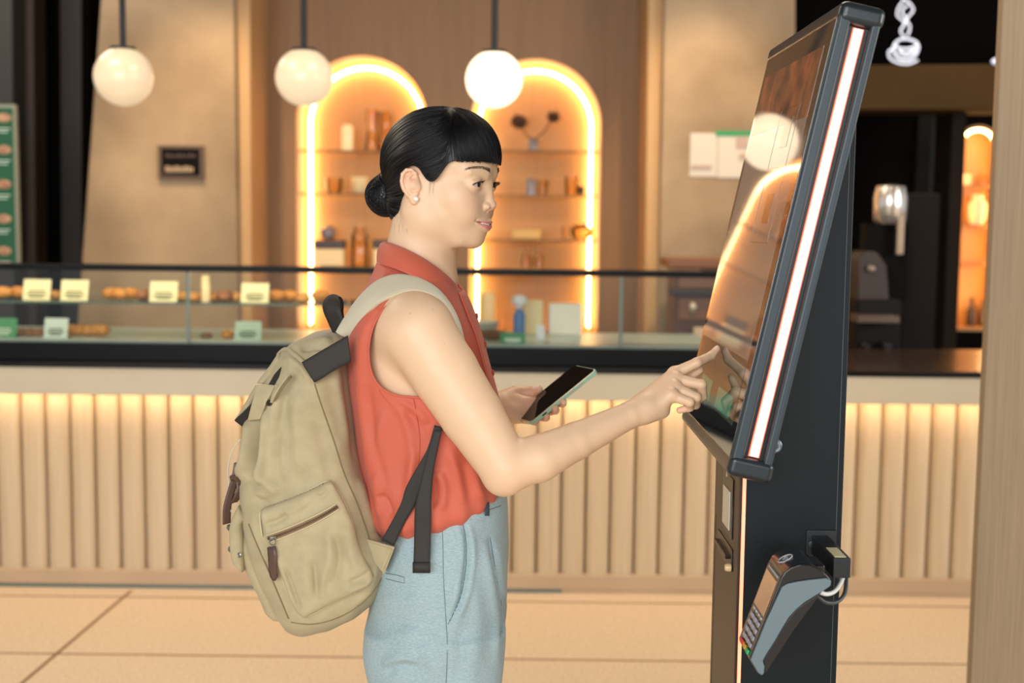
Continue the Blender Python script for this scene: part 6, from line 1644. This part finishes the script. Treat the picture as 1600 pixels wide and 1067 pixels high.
# black band across the top, grab loop
yb_ = min([on_bv(gbv, x, y, .0).y for x, y in ((480, 582), (492, 575), (505, 568), (520, 560), (533, 552), (484, 590), (515, 578))]) - .004
e1 = [WP(x, y, yb_ - .004 * i + .002) for i, (x, y) in enumerate(((471, 566), (488, 556), (505, 546), (522, 536), (543, 524)))]
e2 = [WP(x, y, yb_ - .006 * i * .6) for i, (x, y) in enumerate(((491, 598), (505, 590), (519, 581), (533, 573), (548, 565)))]
strip('webbing_band', smooth_path(e1, 5), smooth_path(e2, 5), .0022, m_web, bag, 6)
la = [(521, 523, 2.03), (512, 503, 2.025), (505.5, 488, 2.02), (504, 476, 2.02), (509, 465, 2.025), (519, 459.5, 2.035), (528, 462, 2.047), (529, 474, 2.055), (526, 490, 2.06), (528, 510, 2.06)]
lb = [(539, 516, 2.00), (535, 498, 2.00), (532, 488, 2.00), (531, 477, 2.005), (530, 468, 2.015), (529, 464, 2.025), (534, 465, 2.035), (537, 476, 2.04), (537, 490, 2.045), (540, 508, 2.045)]
strip('grab_loop', smooth_path([WP(*q) for q in la], 5), smooth_path([WP(*q) for q in lb], 5), .0026, m_web, bag, 4)
# shoulder straps (near one laid on the shoulder, far one mirrored)
up = [(526, 520), (540, 497), (556, 473), (575, 452), (594, 438), (616, 431), (640, 432), (664, 440), (686, 455), (704, 478), (716, 503), (723, 530), (727, 560)]
dn = [(545, 526), (558, 508), (576, 488), (596, 471), (618, 461), (640, 456), (658, 457), (676, 463), (692, 474), (705, 492), (713, 512), (719, 536), (722, 562)]
UU = [(p.x, p.y) for p in smooth_path([Vector((a, b, 0)) for a, b in up], 4)]; DD = [(p.x, p.y) for p in smooth_path([Vector((a, b, 0)) for a, b in dn], 4)]
NS_ = 8; G = []
for (u, d) in zip(UU, DD):
    row = []
    for k in range(NS_ + 1):
        x = u[0] + (d[0] - u[0]) * k / NS_; y = u[1] + (d[1] - u[1]) * k / NS_; p, n = hit(bbv, x, y); row.append(None if p is None else p)
    G.append(row)
Yg_ = np.array([[np.nan if p is None else p.y for p in r_] for r_ in G])
first = next(i for i in range(len(G)) if not np.isnan(Yg_[i]).any())
for i in range(len(G)):
    for k in range(NS_ + 1):
        if i < first: t = i / first; Yg_[i, k] = (1 - t) * 1.985 + t * Yg_[first, k] + 0 
        elif np.isnan(Yg_[i, k]): Yg_[i, k] = np.nanmin(Yg_[i - 1])
for _ in range(6): Yg_[1:-1] = (Yg_[:-2] + 2 * Yg_[1:-1] + Yg_[2:]) / 4
for _ in range(2): Yg_[:, 1:-1] = (Yg_[:, :-2] + 2 * Yg_[:, 1:-1] + Yg_[:, 2:]) / 4
Vs = []
for i, (u, d) in enumerate(zip(UU, DD)):
    for k in range(NS_ + 1):
        x = u[0] + (d[0] - u[0]) * k / NS_; y = u[1] + (d[1] - u[1]) * k / NS_; Vs.append(tuple(WP(x, y, Yg_[i, k] - .0055 - .002 * math.sin(PI * k / NS_))))
Vs = np.array(Vs); W_ = NS_ + 1
Fs = np.array([(i * W_ + k, (i + 1) * W_ + k, (i + 1) * W_ + k + 1, i * W_ + k + 1) for i in range(len(UU) - 1) for k in range(NS_)])
for mir in (0, 1):
    V2 = Vs.copy()
    if mir: V2[:, 1] = 2 * YB - V2[:, 1]
    o = solid_sheet('shoulder_strap', V2, Fs, .0055, m_cv2, bag, off=0); bv = o.modifiers.new('b', 'BEVEL'); bv.width = .0014; bv.segments = 2
for sgn in (.12, .88):
    MB().tube([Vector(Vs[i * W_ + (1 if sgn < .5 else NS_ - 1)]) + Vector((0, -.0034, .001)) for i in range(len(UU))], .0005, 5).build('strap_stitching', m_pip, bag, smooth=True)
# adjusting webbing: from under the arm to the lower corner, and its loose end
wa = [(679, 664), (669, 698), (660, 716), (646, 740), (634, 762), (627, 785), (612, 815), (596, 843)]; wb = [(692, 668), (684, 700), (677, 722), (666, 748), (656, 772), (648, 790), (631, 820), (616, 853)]
def ylay(x, y, extra): 
    p, n = hit(bbc, x, y); q, n2 = hit(tbv, x, y); ys = [t.y for t in (p, q) if t is not None]; return (min(ys) if ys else 1.93) - extra
def webstrip(name, ea, eb, extra, m, par, cap=1.925, free=None):
    ea = [(p.x, p.y) for p in smooth_path([Vector((a, b, 0)) for a, b in ea], 4)]; eb = [(p.x, p.y) for p in smooth_path([Vector((a, b, 0)) for a, b in eb], 4)]
    ys = [min(cap, ylay((a[0] + b[0]) / 2, (a[1] + b[1]) / 2, extra)) for a, b in zip(ea, eb)]
    for _ in range(8): ys = [ys[0]] + [(ys[i - 1] + 2 * ys[i] + ys[i + 1]) / 4 for i in range(1, len(ys) - 1)] + [ys[-1]]
    ys = [min(y, cap) for y in ys]
    return strip(name, [WP(a[0], a[1], y) for a, y in zip(ea, ys)], [WP(b[0], b[1], y) for b, y in zip(eb, ys)], .0022, m, par, 5)
webstrip('adjusting_webbing', wa, wb, .006, m_web, bag)
we = [(679, 672), (668, 712), (660, 745), (651, 780), (648, 800), (647, 850), (645.5, 893)]; wf = [(691, 672), (682, 712), (676.5, 745), (674.5, 780), (674, 800), (673, 850), (671.5, 893)]
webstrip('webbing_end', we, wf, .012, m_web, bag, 1.915)
rib('webbing_hem', [(645, 878), (645, 894)], [(672.5, 878), (672.5, 894)], .0048, m_web, bag, ylay(658, 880, .013) if ylay(658, 880, .013) < 1.915 else 1.913)
# triangular anchor tab
tri_ = [(572, 842), (617, 855), (600, 896), (588, 882)]
MB().prism([WP(572, 842, 1.945), WP(617, 855, 1.922), WP(600, 898, 1.935), WP(586, 880, 1.945)], (0, .006, 0)).build('anchor_tab', m_cv, bag, bevel=.0015)
MB().tube([WP(576, 848, 1.9405), WP(610, 858, 1.9195), WP(597, 890, 1.930)], .0005, 5).build('tab_stitching', m_pip, bag)
# ================================================================ LIGHT
def area(name, loc, target, size, energy, col, sy=None):
    l = bpy.data.lights.new(name, 'AREA'); l.energy = energy; l.color = col; l.shape = 'RECTANGLE'; l.size = size; l.size_y = sy or size
    o = bpy.data.objects.new(name, l); COL.objects.link(o); o.location = loc
    o.rotation_euler = (Vector(target) - Vector(loc)).to_track_quat('-Z', 'Y').to_euler(); return o
area('daylight_front', (-1.2, -3.2, 2.3), (0, 3, 1.2), 5.0, 250, (.96, .98, 1.0), 2.4)
area('daylight_right', (5.5, .5, 2.2), (0, 4.5, .4), 3.0, 165, (1, .97, .93), 2.4)
for (x, y, e) in ((-2.2, 3.9, 40), (.6, 3.9, 40), (-3.0, 6.2, 22), (2.6, 6.4, 22)):  # unseen fill lamps added under the ceiling for warm top light
    area('ceiling_fill', (x, y, HZ - .03), (x, y, 0), 1.2, e, (1, .85, .66))
# unseen warm spots, added to brighten the concrete and the panelling
for (px, e) in ((270, 42), (1120, 40), (700, 10)):
    q = P(px, 100, 6.3)
    l = bpy.data.lights.new('wall_fill_spot', 'SPOT'); l.energy = e * 3; l.color = (1, .72, .42); l.spot_size = 1.05; l.spot_blend = .8; l.shadow_soft_size = .06
    o = bpy.data.objects.new('wall_fill_spot', l); COL.objects.link(o); o.location = (q.x, 5.9, HZ - .1)
    o.rotation_euler = (Vector((q.x + .1, 7.2, 1.1)) - o.location).to_track_quat('-Z', 'Y').to_euler()
w = bpy.data.worlds.new('world'); scene.world = w; w.use_nodes = True
w.node_tree.nodes['Background'].inputs[0].default_value = (.93, .96, 1.0, 1); w.node_tree.nodes['Background'].inputs[1].default_value = .55
scene.view_settings.view_transform = 'Standard'; scene.view_settings.look = 'None'; scene.view_settings.gamma = 1
scene.view_settings.exposure = .30
try: scene.view_settings.use_curve_mapping = False
except Exception: pass
scene.cycles.use_denoising = True; scene.cycles.max_bounces = 10; scene.cycles.transparent_max_bounces = 16; scene.cycles.caustics_reflective = False; scene.cycles.caustics_refractive = False
